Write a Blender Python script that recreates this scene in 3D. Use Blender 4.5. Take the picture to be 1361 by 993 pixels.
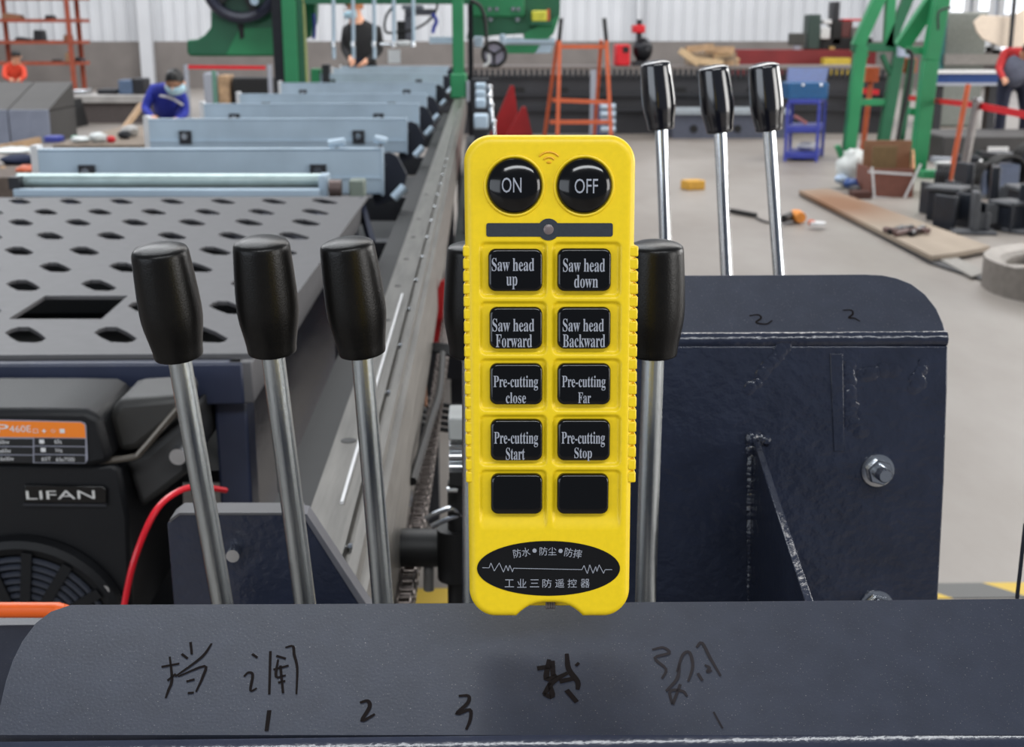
import bpy, bmesh, math, random
from mathutils import Vector, Matrix
from mathutils.geometry import delaunay_2d_cdt
random.seed(7)
V = Vector
scene = bpy.context.scene
COL = scene.collection
for o in list(bpy.data.objects): bpy.data.objects.remove(o)

# ------------------------------------------------------------------ camera
FPX = 1700.0; CX = 680.5; CY = 496.5
PITCH = math.radians(15.1); YAW = math.atan(43.5*math.cos(PITCH)/FPX)
CAM = V((0, 0, 1.4))
FW = V((math.sin(YAW)*math.cos(PITCH), math.cos(YAW)*math.cos(PITCH), -math.sin(PITCH)))
RT = V((math.cos(YAW), -math.sin(YAW), 0))
UP = RT.cross(FW)
cd = bpy.data.cameras.new('camera'); cam = bpy.data.objects.new('camera', cd); COL.objects.link(cam)
cd.sensor_width = 22.3; cd.lens = FPX/1361*22.3; cd.clip_start = .02; cd.clip_end = 200
cam.matrix_world = Matrix(((RT.x, UP.x, -FW.x, CAM.x), (RT.y, UP.y, -FW.y, CAM.y), (RT.z, UP.z, -FW.z, CAM.z), (0, 0, 0, 1)))
cd.dof.use_dof = True; cd.dof.focus_distance = .60; cd.dof.aperture_fstop = 13
scene.camera = cam

# ------------------------------------------------------------------ light
w = bpy.data.worlds.new('daylight'); scene.world = w; w.use_nodes = True
w.node_tree.nodes['Background'].inputs[0].default_value = (.74, .83, 1, 1)
w.node_tree.nodes['Background'].inputs[1].default_value = .20
def area(name, loc, aim, sx, sy, power, col):
    l = bpy.data.lights.new(name, 'AREA'); l.shape = 'RECTANGLE'; l.size = sx; l.size_y = sy; l.energy = power; l.color = col
    o = bpy.data.objects.new(name, l); COL.objects.link(o); o.location = loc
    o.rotation_euler = (V(aim)-V(loc)).to_track_quat('-Z', 'Y').to_euler()
area('windows_behind_left', (-7, -5, 2.1), (0, 1, 1.4), 8, 3.6, 230, (.84, .91, 1))
area('doorway_behind_right', (8.5, -2.5, 2.0), (0, 1, 1.3), 4, 3.6, 330, (1, .98, .95))
area('skylight_near', (1.2, -3.2, 5.2), (0, 1.2, .9), 7, .8, 235, (.95, .98, 1))
area('skylight_over_table', (-2.5, 4.5, 7.5), (-1.5, 4.0, 0), 2.5, 6, 260, (.93, .97, 1))
area('skylight_left', (-7, 15, 8), (-6, 14, 0), 2.5, 20, 1300, (.96, .98, 1))
area('skylight_right', (7, 15, 8), (6, 14, 0), 2.5, 20, 1300, (1, .98, .95))
area('doorway_daylight', (15, 9, 3.2), (0, 7, .8), 9, 4.5, 1300, (1, .98, .95))
area('skylight_back', (0, 26, 8), (0, 28, 0), 26, 3, 2000, (.97, .98, 1))
scene.view_settings.view_transform = 'Standard'; scene.view_settings.look = 'None'
scene.view_settings.gamma = 1; scene.view_settings.exposure = 0.0

# ------------------------------------------------------------------ helpers
def ray(px, py): return FW + RT*((px-CX)/FPX) - UP*((py-CY)/FPX)
def at_d(px, py, d): return CAM + ray(px, py)*d
def at_y(px, py, Y): r = ray(px, py); return CAM + r*(Y/r.y)
def at_z(px, py, Z): r = ray(px, py); return CAM + r*((Z-CAM.z)/r.z)
def floor_y(py): return at_z(700, py, 0).y
class Frame:
    def __init__(s, o, u, n):
        s.n = n.normalized(); s.u = (u - s.n*u.dot(s.n)).normalized(); s.v = s.n.cross(s.u); s.o = o.copy()
        s.M = Matrix(((s.u.x, s.v.x, s.n.x, o.x), (s.u.y, s.v.y, s.n.y, o.y), (s.u.z, s.v.z, s.n.z, o.z), (0, 0, 0, 1)))
    def loc(s, px, py):
        r = ray(px, py); t = (s.o-CAM).dot(s.n)/r.dot(s.n); p = CAM + r*t - s.o
        return (p.dot(s.u), p.dot(s.v))
    def w(s, a, b, c=0): return s.o + s.u*a + s.v*b + s.n*c
def lin(c):
    f = lambda x: x/12.92 if x <= .04045 else ((x+.055)/1.055)**2.4
    return tuple(f(x/255) for x in c)
MATS = {}
def mat(name, rgb, rough=.5, metal=0, spec=.5, var=.12, scale=20, bump=0, bscale=60, coat=0, fleck=0, stretch=None, rgb2=None, thr=None, emit=0, alpha=1, trans=0):
    if name in MATS: return MATS[name]
    m = bpy.data.materials.new(name); m.use_nodes = True; nt = m.node_tree; N = nt.nodes; L = nt.links; b = N['Principled BSDF']
    c = lin(rgb); b.inputs['Base Color'].default_value = (*c, 1); b.inputs['Roughness'].default_value = rough
    b.inputs['Metallic'].default_value = metal; b.inputs['Specular IOR Level'].default_value = spec; b.inputs['Coat Weight'].default_value = coat
    b.inputs['Coat Roughness'].default_value = .08; b.inputs['Alpha'].default_value = alpha; b.inputs['Transmission Weight'].default_value = trans
    tc = N.new('ShaderNodeTexCoord'); mp = N.new('ShaderNodeMapping'); L.new(tc.outputs['Object'], mp.inputs[0])
    if stretch: mp.inputs['Scale'].default_value = stretch
    n = N.new('ShaderNodeTexNoise'); n.inputs['Scale'].default_value = scale; n.inputs['Detail'].default_value = 5; L.new(mp.outputs[0], n.inputs[0])
    r = N.new('ShaderNodeValToRGB'); L.new(n.outputs[0], r.inputs[0])
    c2 = lin(rgb2) if rgb2 else tuple(min(1, x*(1+var)) for x in c); c1 = c if rgb2 else tuple(x*(1-var) for x in c)
    r.color_ramp.elements[0].position, r.color_ramp.elements[1].position = thr or (.3, .7)
    r.color_ramp.elements[0].color = (*c1, 1); r.color_ramp.elements[1].color = (*c2, 1)
    out = r.outputs[0]
    if fleck:
        n2 = N.new('ShaderNodeTexNoise'); n2.inputs['Scale'].default_value = fleck; n2.inputs['Detail'].default_value = 1; L.new(tc.outputs['Object'], n2.inputs[0])
        r2 = N.new('ShaderNodeValToRGB'); L.new(n2.outputs[0], r2.inputs[0]); r2.color_ramp.elements[0].position = .70; r2.color_ramp.elements[1].position = .80
        mx = N.new('ShaderNodeMix'); mx.data_type = 'RGBA'; L.new(r2.outputs[0], mx.inputs[0]); L.new(out, mx.inputs[6]); mx.inputs[7].default_value = (.26, .25, .24, 1); out = mx.outputs[2]
    L.new(out, b.inputs['Base Color'])
    if bump:
        n3 = N.new('ShaderNodeTexNoise'); n3.inputs['Scale'].default_value = bscale; n3.inputs['Detail'].default_value = 3; L.new(mp.outputs[0], n3.inputs[0])
        bp = N.new('ShaderNodeBump'); bp.inputs['Strength'].default_value = bump; bp.inputs['Distance'].default_value = .002; L.new(n3.outputs[0], bp.inputs['Height']); L.new(bp.outputs[0], b.inputs['Normal'])
    if emit: b.inputs['Emission Color'].default_value = (*c, 1); b.inputs['Emission Strength'].default_value = emit
    MATS[name] = m; return m

class MB:
    def __init__(s): s.v = []; s.f = []
    def add(s, vs, fs):
        k = len(s.v); s.v += [V(v) for v in vs]; s.f += [tuple(i+k for i in f) for f in fs]; return s
    def box(s, a, b):
        x0, y0, z0 = [min(p, q) for p, q in zip(a, b)]; x1, y1, z1 = [max(p, q) for p, q in zip(a, b)]
        return s.add([(x0,y0,z0),(x1,y0,z0),(x1,y1,z0),(x0,y1,z0),(x0,y0,z1),(x1,y0,z1),(x1,y1,z1),(x0,y1,z1)],
                     [(3,2,1,0),(4,5,6,7),(0,1,5,4),(1,2,6,5),(2,3,7,6),(3,0,4,7)])
    def bar(s, p, q, wd, h, up=V((0,0,1))):
        p, q = V(p), V(q); a = (q-p).normalized(); sd = a.cross(up)
        if sd.length < 1e-4: sd = a.cross(V((0,1,0)))
        sd.normalize(); u = sd.cross(a); A = sd*wd/2; B = u*h/2
        return s.add([p-A-B,p+A-B,p+A+B,p-A+B,q-A-B,q+A-B,q+A+B,q-A+B],[(3,2,1,0),(4,5,6,7),(0,1,5,4),(1,2,6,5),(2,3,7,6),(3,0,4,7)])
    def lathe(s, prof, p, ax, seg=24, cap=True):
        p = V(p); ax = V(ax).normalized(); a = ax.orthogonal().normalized(); b = ax.cross(a); vs = []; fs = []
        for r, h in prof:
            for i in range(seg):
                t = 2*math.pi*i/seg; vs.append(p + ax*h + (a*math.cos(t)+b*math.sin(t))*r)
        for j in range(len(prof)-1):
            for i in range(seg):
                k = (i+1) % seg; fs.append((j*seg+i, j*seg+k, (j+1)*seg+k, (j+1)*seg+i))
        if cap: fs.append(tuple(range(seg))[::-1]); fs.append(tuple((len(prof)-1)*seg+i for i in range(seg)))
        return s.add(vs, fs)
    def cyl(s, p, q, r, r2=None, seg=16):
        p, q = V(p), V(q); return s.lathe([(r, 0), (r if r2 is None else r2, (q-p).length)], p, q-p, seg)
    def ring(s, c, ax, R, r, seg=36, rs=8, sx=1.0):
        c = V(c); ax = V(ax).normalized(); a = ax.orthogonal().normalized(); b = ax.cross(a); vs = []; fs = []
        for i in range(seg):
            t = 2*math.pi*i/seg; d = a*math.cos(t)+b*math.sin(t)
            for j in range(rs):
                q = 2*math.pi*j/rs; vs.append(c + d*(R+r*math.cos(q)) + ax*(r*sx*math.sin(q)))
        for i in range(seg):
            for j in range(rs):
                i2 = (i+1) % seg; j2 = (j+1) % rs; fs.append((i*rs+j, i2*rs+j, i2*rs+j2, i*rs+j2))
        return s.add(vs, fs)
    def tube(s, pts, r, seg=8, smooth=6):
        pts = [V(p) for p in pts]
        if smooth and len(pts) > 2:
            q = [pts[0]*2-pts[1]] + pts + [pts[-1]*2-pts[-2]]; o = []
            for i in range(1, len(q)-2):
                for k in range(smooth):
                    t = k/smooth; a, b, c, d = q[i-1:i+3]
                    o.append(.5*((2*b)+(c-a)*t+(2*a-5*b+4*c-d)*t*t+(3*b-a-3*c+d)*t**3))
            pts = o + [pts[-1]]
        vs = []; fs = []; prev = None
        for i, p in enumerate(pts):
            d = (pts[min(i+1, len(pts)-1)]-pts[max(i-1, 0)]).normalized()
            a = d.orthogonal().normalized() if prev is None else (prev - d*prev.dot(d)).normalized()
            prev = a; b = d.cross(a); rr = r[min(i, len(r)-1)] if isinstance(r, (list, tuple)) else r
            for j in range(seg):
                t = 2*math.pi*j/seg; vs.append(p+(a*math.cos(t)+b*math.sin(t))*rr)
        for i in range(len(pts)-1):
            for j in range(seg):
                k = (j+1) % seg; fs.append((i*seg+j, i*seg+k, (i+1)*seg+k, (i+1)*seg+j))
        fs.append(tuple(range(seg))[::-1]); fs.append(tuple((len(pts)-1)*seg+j for j in range(seg)))
        return s.add(vs, fs)
    def prism(s, poly, fr, z0, z1, holes=()):
        """poly in frame coords, extruded between frame heights z0 < z1"""
        area2 = sum(poly[i][0]*poly[(i+1) % len(poly)][1]-poly[(i+1) % len(poly)][0]*poly[i][1] for i in range(len(poly)))
        if area2 < 0: poly = poly[::-1]
        loops = [list(poly)] + [list(h) for h in holes]; flat = [p for l in loops for p in l]; n = len(flat)
        vs = [fr.w(a, b, z1) for a, b in flat] + [fr.w(a, b, z0) for a, b in flat]; fs = []
        if holes:
            def inside(p, l):
                r = False
                for i in range(len(l)):
                    a, b = l[i], l[i-1]
                    if (a[1] > p[1]) != (b[1] > p[1]) and p[0] < (b[0]-a[0])*(p[1]-a[1])/(b[1]-a[1])+a[0]: r = not r
                return r
            ed = []; k = 0
            for l in loops: ed += [(k+i, k+(i+1) % len(l)) for i in range(len(l))]; k += len(l)
            cv, _, cf, ov, _, _ = delaunay_2d_cdt([V(p) for p in flat], ed, [], 0, 1e-7)
            for t in cf:
                m_ = (sum(cv[i].x for i in t)/3, sum(cv[i].y for i in t)/3)
                if not inside(m_, loops[0]) or any(inside(m_, l) for l in loops[1:] if abs(l[0][0]-m_[0]) < .5 and abs(l[0][1]-m_[1]) < .5): continue
                t = tuple(ov[i][0] if ov[i] else min(range(n), key=lambda q: (V(flat[q])-cv[i]).length) for i in t)
                a, b, c = [flat[i] for i in t]
                if (b[0]-a[0])*(c[1]-a[1])-(b[1]-a[1])*(c[0]-a[0]) < 0: t = (t[0], t[2], t[1])
                fs.append(tuple(t)); fs.append((t[0]+n, t[2]+n, t[1]+n))
        else: fs += [tuple(range(n)), tuple(range(2*n-1, n-1, -1))]
        k = 0
        for l in loops:
            m = len(l)
            for i in range(m):
                a, b = k+i, k+(i+1) % m; fs.append((a+n, b+n, b, a))
            k += m
        return s.add(vs, fs)
    def blob(s, c, r, sc=(1,1,1), seg=12, rings=8, jit=0):
        c = V(c); vs = [c+V((0,0,r*sc[2]))]
        for i in range(1, rings):
            a = math.pi*i/rings
            for j in range(seg):
                t = 2*math.pi*j/seg; k = 1+random.uniform(-jit, jit)
                vs.append(c+V((math.sin(a)*math.cos(t)*sc[0], math.sin(a)*math.sin(t)*sc[1], math.cos(a)*sc[2]))*r*k)
        vs.append(c-V((0,0,r*sc[2]))); n = len(vs)-1; fs = []
        for j in range(seg): fs.append((0, 1+j, 1+(j+1) % seg)); fs.append((n, n-seg+(j+1) % seg, n-seg+j))
        for i in range(rings-2):
            for j in range(seg):
                a = 1+i*seg; fs.append((a+j, a+seg+j, a+seg+(j+1) % seg, a+(j+1) % seg))
        return s.add(vs, fs)
def wm(o):
    return (wm(o.parent) @ o.matrix_basis) if o.parent else o.matrix_basis.copy()
def tag(o, label=None, cat=None, group=None, kind=None):
    if label: o['label'] = label
    if cat: o['category'] = cat
    if group: o['group'] = group
    if kind: o['kind'] = kind
    return o
def thing(name, label, cat, loc=(0,0,0), group=None, M=None):
    o = bpy.data.objects.new(name, None); COL.objects.link(o); o.empty_display_size = .05
    if M is not None: o.matrix_basis = M
    else: o.location = V(loc); o.matrix_basis = Matrix.Translation(V(loc))
    return tag(o, label, cat, group)
def part(name, mb, m, parent=None, bevel=0, smooth=38, label=None, local=False, seg=2):
    me = bpy.data.meshes.new(name)
    if parent is not None and not local:
        inv = wm(parent).inverted(); vs = [inv @ v for v in mb.v]; org = None
    elif parent is None and not local:
        n = len(mb.v); org = V((sum(v.x for v in mb.v)/n, sum(v.y for v in mb.v)/n, min(v.z for v in mb.v))); vs = [v-org for v in mb.v]
    else: vs = mb.v; org = None
    me.from_pydata(vs, [], mb.f); me.validate(); me.update()
    for x in (m if isinstance(m, list) else [m]): me.materials.append(x)
    if smooth:
        me.polygons.foreach_set('use_smooth', [True]*len(me.polygons)); me.set_sharp_from_angle(angle=math.radians(smooth))
    o = bpy.data.objects.new(name, me); COL.objects.link(o)
    if parent: o.parent = parent
    if org is not None: o.matrix_basis = Matrix.Translation(org)
    if bevel:
        b = o.modifiers.new('bevel', 'BEVEL'); b.width = bevel; b.segments = seg; b.limit_method = 'ANGLE'; b.angle_limit = math.radians(40); b.harden_normals = False
    if label: o['label'] = label
    return o
def solo(name, mb, m, label, cat, group=None, kind=None, bevel=0, smooth=38):
    return tag(part(name, mb, m, None, bevel, smooth), label, cat, group, kind)
def copy_tree(o, parent=None, label=None):
    c = o.copy(); COL.objects.link(c); c.parent = parent
    if label: c['label'] = label
    for ch in [x for x in COL.objects if x.parent == o]: copy_tree(ch, c)
    return c
def move(o, d): o.matrix_basis = Matrix.Translation(V(d)) @ o.matrix_basis
def pb(x0, y0, x1, y1, Y, dep, mb=None):
    """box whose front face spans the given directions at distance Y and which is dep deep"""
    a = at_y(x0, y1, Y); b = at_y(x1, y0, Y); return (mb or MB()).box((a.x, Y, a.z), (b.x, Y+dep, b.z))
def pbar(x0, y0, Y0, x1, y1, Y1, wd, h=None, mb=None):
    return (mb or MB()).bar(at_y(x0, y0, Y0), at_y(x1, y1, Y1), wd, h or wd, V((0, 1, 0)))
def text2d(s, math_bold=False):
    if math_bold:
        s = ''.join(chr(0x1D400+ord(c)-65) if 'A' <= c <= 'Z' else chr(0x1D41A+ord(c)-97) if 'a' <= c <= 'z' else c for c in s)
    cu = bpy.data.curves.new('lettering', 'FONT'); cu.body = s; cu.resolution_u = 3; o = bpy.data.objects.new('lettering', cu); COL.objects.link(o)
    dg = bpy.context.evaluated_depsgraph_get(); dg.update(); me = bpy.data.meshes.new_from_object(o.evaluated_get(dg))
    vs = [(v.co.x, v.co.y) for v in me.vertices]; fs = [tuple(p.vertices) for p in me.polygons]
    bpy.data.objects.remove(o); bpy.data.curves.remove(cu); bpy.data.meshes.remove(me); return vs, fs
def put_text(mb, s, fr, box, z=lambda a, b: .0003, rot=0, bold=False, native=False):
    vs, fs = text2d(s, bold); x0 = min(v[0] for v in vs); x1 = max(v[0] for v in vs); y0 = min(v[1] for v in vs); y1 = max(v[1] for v in vs)
    ax, ay = fr.loc(box[0], box[3]); bx, by = fr.loc(box[2], box[1]); cx, cy = (ax+bx)/2, (ay+by)/2; c, sn = math.cos(rot), math.sin(rot); o = []
    for x, y in vs:
        a = ((x-x0)/(x1-x0)-.5)*(bx-ax); b = ((y-y0)/(y1-y0)-.5)*(by-ay)
        a, b = a*c-b*sn+cx, a*sn+b*c+cy; o.append(V((a, b, z(a, b))) if native else fr.w(a, b, z(a, b)))
    mb.add(o, fs)
def strokes(mb, fr, lines, wd, z=.0003, native=False):
    for ln in lines:
        pts = [V(fr.loc(*p)) for p in ln]; q = []
        if len(pts) > 2:
            e = [pts[0]*2-pts[1]] + pts + [pts[-1]*2-pts[-2]]
            for i in range(1, len(e)-2):
                for k in range(4):
                    t = k/4; a, b, c, d = e[i-1:i+3]; q.append(.5*((2*b)+(c-a)*t+(2*a-5*b+4*c-d)*t*t+(3*b-a-3*c+d)*t**3))
            q.append(pts[-1])
        else: q = pts
        vs = []; n = len(q)
        for i, p in enumerate(q):
            d = (q[min(i+1, n-1)]-q[max(i-1, 0)]).normalized(); s = V((-d.y, d.x))*wd/2*(.75+.5*math.sin(math.pi*(i+.6)/n))
            for t in (p+s, p-s): vs.append(V((t.x, t.y, z)) if native else fr.w(t.x, t.y, z))
        mb.add(vs, [(2*i, 2*i+1, 2*i+3, 2*i+2) for i in range(n-1)])
def rrect(x0, y0, x1, y1, r, seg=5):
    o = []
    for cx, cy, a in ((x1-r, y1-r, 0), (x0+r, y1-r, 90), (x0+r, y0+r, 180), (x1-r, y0+r, 270)):
        for i in range(seg+1):
            t = math.radians(a+90*i/seg); o.append((cx+r*math.cos(t), cy+r*math.sin(t)))
    return o

# ------------------------------------------------------------------ materials
YEL = mat('yellow_plastic', (243, 208, 20), .42, var=.03, scale=400, fleck=0)
BLK = mat('black_gloss_plastic', (5, 5, 6), .12, spec=.5, var=.1)
KNOB = mat('black_knob_plastic', (13, 12, 11), .34, spec=.28, var=.2, scale=300, bump=.08, bscale=900)
ROD = mat('ground_steel_rod', (190, 196, 198), .24, 1, var=.2, scale=9, stretch=(30, 30, 1), bump=.12, bscale=300)
NAVY = mat('dark_blue_grey_paint', (49, 53, 65), .4, spec=.4, var=.1, scale=60, fleck=1500, bump=.05, bscale=700)
NAVYG = mat('glossy_dark_blue_paint', (38, 43, 58), .2, spec=.6, var=.15, scale=30, bump=.6, bscale=120)
PLATE = mat('grey_painted_plate', (84, 83, 85), .55, var=.08, scale=40)
DARK = mat('dark_machine_metal', (34, 35, 40), .5, var=.25, scale=30)
BLACK = mat('black_rubber', (14, 14, 15), .55, var=.2)
GALV = mat('galvanised_steel', (178, 196, 210), .42, .2, var=.1, scale=6, bump=.1)
STEEL = mat('bright_steel', (205, 208, 212), .2, 1, var=.08)
RAILM = mat('oily_steel_rail', (124, 121, 116), .36, .6, var=.2, scale=12, stretch=(6, .6, 6), bump=.2, bscale=40)
GREEN = mat('green_machine_paint', (38, 134, 84), .45, var=.1, scale=4)
GREEND = mat('darker_green_paint', (28, 98, 66), .45, var=.12, scale=4)
ORANGE = mat('orange_paint', (196, 92, 52), .5, var=.12, scale=14)
RED = mat('red_paint', (205, 24, 36), .45, var=.1)
DRED = mat('dark_red_paint', (150, 14, 18), .45, var=.2, scale=8)
BLUE = mat('blue_paint', (26, 64, 126), .4, var=.12)
BLUE2 = mat('violet_blue_paint', (58, 68, 160), .4, var=.1)
WOOD = mat('bare_wood', (170, 140, 108), .75, var=.25, scale=10)
CARD = mat('brown_cardboard', (142, 104, 78), .85, var=.12, scale=8)
WHITE = mat('off_white', (215, 215, 215), .6, var=.05)
PALE = mat('grey_white_print', (156, 160, 170), .6, var=0)
SKIN = mat('skin', (214, 160, 130), .55, var=.06)
INK = mat('black_marker_ink', (22, 17, 17), .8, spec=.1, var=.1)
INKF = mat('rubbed_marker_ink', (34, 30, 34), .7, spec=.2, var=.1)
SHAFT = mat('dark_oxide_steel', (30, 31, 36), .35, .5, var=.2)
# ================================================================== setting
fl = bpy.data.materials.new('workshop_concrete'); fl.use_nodes = True
nt = fl.node_tree; b = nt.nodes['Principled BSDF']; tc = nt.nodes.new('ShaderNodeTexCoord')
n1 = nt.nodes.new('ShaderNodeTexNoise'); n1.inputs['Scale'].default_value = .7; n1.inputs['Detail'].default_value = 9; n1.inputs['Roughness'].default_value = .65
r1 = nt.nodes.new('ShaderNodeValToRGB'); r1.color_ramp.elements[0].position = .3; r1.color_ramp.elements[1].position = .68
r1.color_ramp.elements[0].color = (*lin((122, 113, 105)), 1); r1.color_ramp.elements[1].color = (*lin((152, 146, 140)), 1)
mpf = nt.nodes.new('ShaderNodeMapping'); mpf.inputs['Scale'].default_value = (1, .45, 1)
nt.links.new(tc.outputs['Object'], mpf.inputs[0]); nt.links.new(mpf.outputs[0], n1.inputs[0]); nt.links.new(n1.outputs[0], r1.inputs[0]); nt.links.new(r1.outputs[0], b.inputs['Base Color'])
b.inputs['Roughness'].default_value = .42; b.inputs['Specular IOR Level'].default_value = .35
solo('floor', MB().add([(-22,-4,0),(22,-4,0),(22,33,0),(-22,33,0)], [(0,1,2,3)]), fl, None, None, kind='structure', smooth=0)
WY = 32.0
CORR = mat('pale_corrugated_sheet', (198, 200, 203), .5, var=.04, scale=1)
CONC = mat('grey_concrete_dado', (118, 112, 108), .85, var=.12, scale=2)
zd = at_y(700, 55, WY).z
mb = MB(); vs = []; x = -22; xs = []
while x < 22:
    xs += [(x, 0), (x+.19, 0), (x+.22, -.045), (x+.26, -.045)]; x += .29
for px, dy in xs: vs += [(px, WY+dy, zd), (px, WY+dy, 7)]
mb.add(vs, [(2*i, 2*i+2, 2*i+3, 2*i+1) for i in range(len(xs)-1)])
solo('wall_back', mb, CORR, None, None, kind='structure', smooth=0)
solo('wall_back_dado', MB().box((-22, WY-.08, 0), (22, WY+.2, zd)), CONC, None, None, kind='structure', smooth=0)
solo('wall_left', MB().box((-22.2, -4, 0), (-22, 33, 7)), CORR, None, None, kind='structure', smooth=0)
mb = MB()
for x0, x1 in ((190, 206), (846, 851), (1148, 1160)): pb(x0, -60, x1, 111 if x0 < 300 else 56, WY-.3, .2, mb)
k = 1
for x0, x1, yb in ((189, 205, 111), (846, 850, 56), (1148, 1158, 56)):
    a = at_y(x0, yb, WY-.35); c = at_y(x1, yb, WY-.35)
    solo('trim_%d' % k, MB().box((a.x, WY-.35, max(0, a.z) if yb < 100 else 0), (c.x, WY-.1, 7)), CORR, None, None, kind='structure'); k += 1
# bright window bay at the right of the back wall
WG = mat('daylit_window_glass', (246, 249, 255), .3, emit=1.1, var=0)
for i, (x0, x1, y0, y1) in enumerate(((1262, 1288, -60, 24), (1296, 1322, -60, 62), (1330, 1395, -60, 66))):
    a = at_y(x0, y1, WY-.5); c = at_y(x1, y0, WY-.5)
    fr = solo('window_%d' % (i+1), MB().box((a.x-.12, WY-.5, a.z-.12), (a.x, WY-.3, c.z)).box((c.x, WY-.5, a.z-.12), (c.x+.12, WY-.3, c.z)).box((a.x-.12, WY-.5, a.z-.12), (c.x+.12, WY-.3, a.z)).box((a.x, WY-.48, a.z+.75), (c.x, WY-.34, a.z+.83)), WHITE, None, None, kind='structure')
    part('pane', MB().box((a.x, WY-.42, a.z), (c.x, WY-.38, c.z)), WG, fr)
# hazard stripe painted on the floor
hz = bpy.data.materials.new('hazard_striped_tape'); hz.use_nodes = True; nt = hz.node_tree; b = nt.nodes['Principled BSDF']
tc = nt.nodes.new('ShaderNodeTexCoord'); wv = nt.nodes.new('ShaderNodeTexWave'); wv.bands_direction = 'DIAGONAL'; wv.inputs['Scale'].default_value = 1.6; wv.inputs['Distortion'].default_value = .3
cr = nt.nodes.new('ShaderNodeValToRGB'); cr.color_ramp.interpolation = 'CONSTANT'; cr.color_ramp.elements[1].position = .5
cr.color_ramp.elements[0].color = (*lin((92, 92, 90)), 1); cr.color_ramp.elements[1].color = (*lin((206, 172, 60)), 1)
nt.links.new(tc.outputs['Object'], wv.inputs[0]); nt.links.new(wv.outputs[0], cr.inputs[0]); nt.links.new(cr.outputs[0], b.inputs['Base Color']); b.inputs['Roughness'].default_value = .6
solo('floor_tape', MB().box((-1.5, 2.96, .0005), (4, 3.05, .003)), hz, 'yellow and grey hazard striped tape stuck across the concrete floor', 'floor tape', smooth=0)

# ================================================================== front control panel
pf = Frame(at_d(700, 801, .625), V((1, 0, 0)), V((0, -math.sin(math.radians(24)), math.cos(math.radians(24)))))
fp = thing('lever_console', 'dark blue-grey bent steel console plate with rounded corner and marker writing', 'console', M=pf.M)
out = [(-12, 977), (-8, 965), (-3, 950), (1, 935), (8, 905), (17, 878), (30, 852), (48, 828), (68, 813), (95, 804), (400, 803), (700, 801.5), (1000, 799.5), (1361, 796), (1560, 794), (1560, 977)]
pl = [pf.loc(*p) for p in out]
mb = MB().prism(pl, pf, -.005, 0)
# bend and lip
base_v = pf.loc(700, 977)[1]; xl = pl[0][0]; xr = pl[-1][0]; rr = .008; prof = []
for i in range(9):
    t = math.radians(66*i/8*1.0); prof.append((base_v-rr*math.sin(t), -rr*(1-math.cos(t))))
t = math.radians(66); d = (-math.cos(t), -math.sin(t)); prof.append((prof[-1][0]+d[0]*.09, prof[-1][1]+d[1]*.09))
inn = [(prof[-1][0]+.005, prof[-1][1]), (base_v-.001, -.005)]
part('top_plate', mb, NAVY, fp, smooth=30); mb = MB()
ring = prof + inn; vs = [pf.w(xl, a, c) for a, c in ring] + [pf.w(xr, a, c) for a, c in ring]; n = len(ring)
mb.add(vs, [(i, i+n, (i+1) % n+n, (i+1) % n) for i in range(n)] + [tuple(range(n)), tuple(range(2*n-1, n-1, -1))])
part('bent_lip', mb, mat('glossy_bent_paint', (46, 50, 66), .22, spec=.9, var=.1, scale=60, bump=.15, bscale=300), fp, smooth=60)
def cr1(l): return [(200+x/2.722, 830+y/2.722) for x, y in l]
def cr2(l): return [(650+x/2.722, 820+y/2.722) for x, y in l]
HW = [('handwritten_character', INK, cr1, .0011, [[(40,155),(105,143)], [(70,118),(78,200),(65,240),(55,268)], [(62,205),(92,180)], [(145,65),(150,110)], [(113,108),(135,125)], [(222,70),(185,120),(90,190)], [(100,190),(195,152),(190,190),(165,245)], [(130,208),(160,200)], [(135,250),(157,248)]]),
 ('handwritten_character', INK, cr1, .0011, [[(368,108),(387,122)], [(338,190),(355,175),(370,185),(362,240),(385,232)], [(434,98),(430,255)], [(488,85),(515,80),(520,110),(531,160),(528,254)], [(455,115),(490,125)], [(462,128),(455,190),(490,185)], [(470,150),(480,250)], [(445,165),(500,150)], [(462,212),(488,206)]]),
 ('handwritten_digit', INK, cr1, .0017, [[(430,312),(420,387)]]),
 ('handwritten_digit', INK, cr1, .0015, [[(758,285),(785,278),(793,300),(765,350),(812,326)]]),
 ('handwritten_digit', INK, cr1, .0015, [[(1115,260),(1150,260),(1148,285),(1108,325),(1155,310),(1157,345),(1142,382)]]),
 ('handwritten_character', INK, cr2, .0022, [[(174,188),(238,178)], [(217,155),(208,225),(245,212)], [(228,160),(232,215)], [(198,283),(232,235),(284,204)], [(255,235),(305,225)], [(281,134),(288,190),(320,235),(320,265)], [(280,266),(318,310)], [(315,170),(324,176)], [(198,280),(228,288),(218,240)]]),
 ('handwritten_character', INKF, cr2, .0013, [[(590,120),(630,112),(652,132),(600,150),(640,190),(625,225)], [(680,200),(700,140),(725,130),(737,180),(720,235)], [(640,270),(680,225),(690,170)], [(663,318),(655,270),(700,270),(717,290)], [(664,318),(692,245)], [(750,112),(770,95),(800,150),(838,215)], [(755,205),(772,232)], [(780,175),(797,185),(790,200),(806,195)]]),
 ('handwritten_digit', INKF, cr2, .0008, [[(812,345),(845,405)]])]
for nm, m_, f_, wd, ls in HW:
    mb = MB(); strokes(mb, pf, [f_(l) for l in ls], wd); part(nm, mb, m_, fp, smooth=0)
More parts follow.
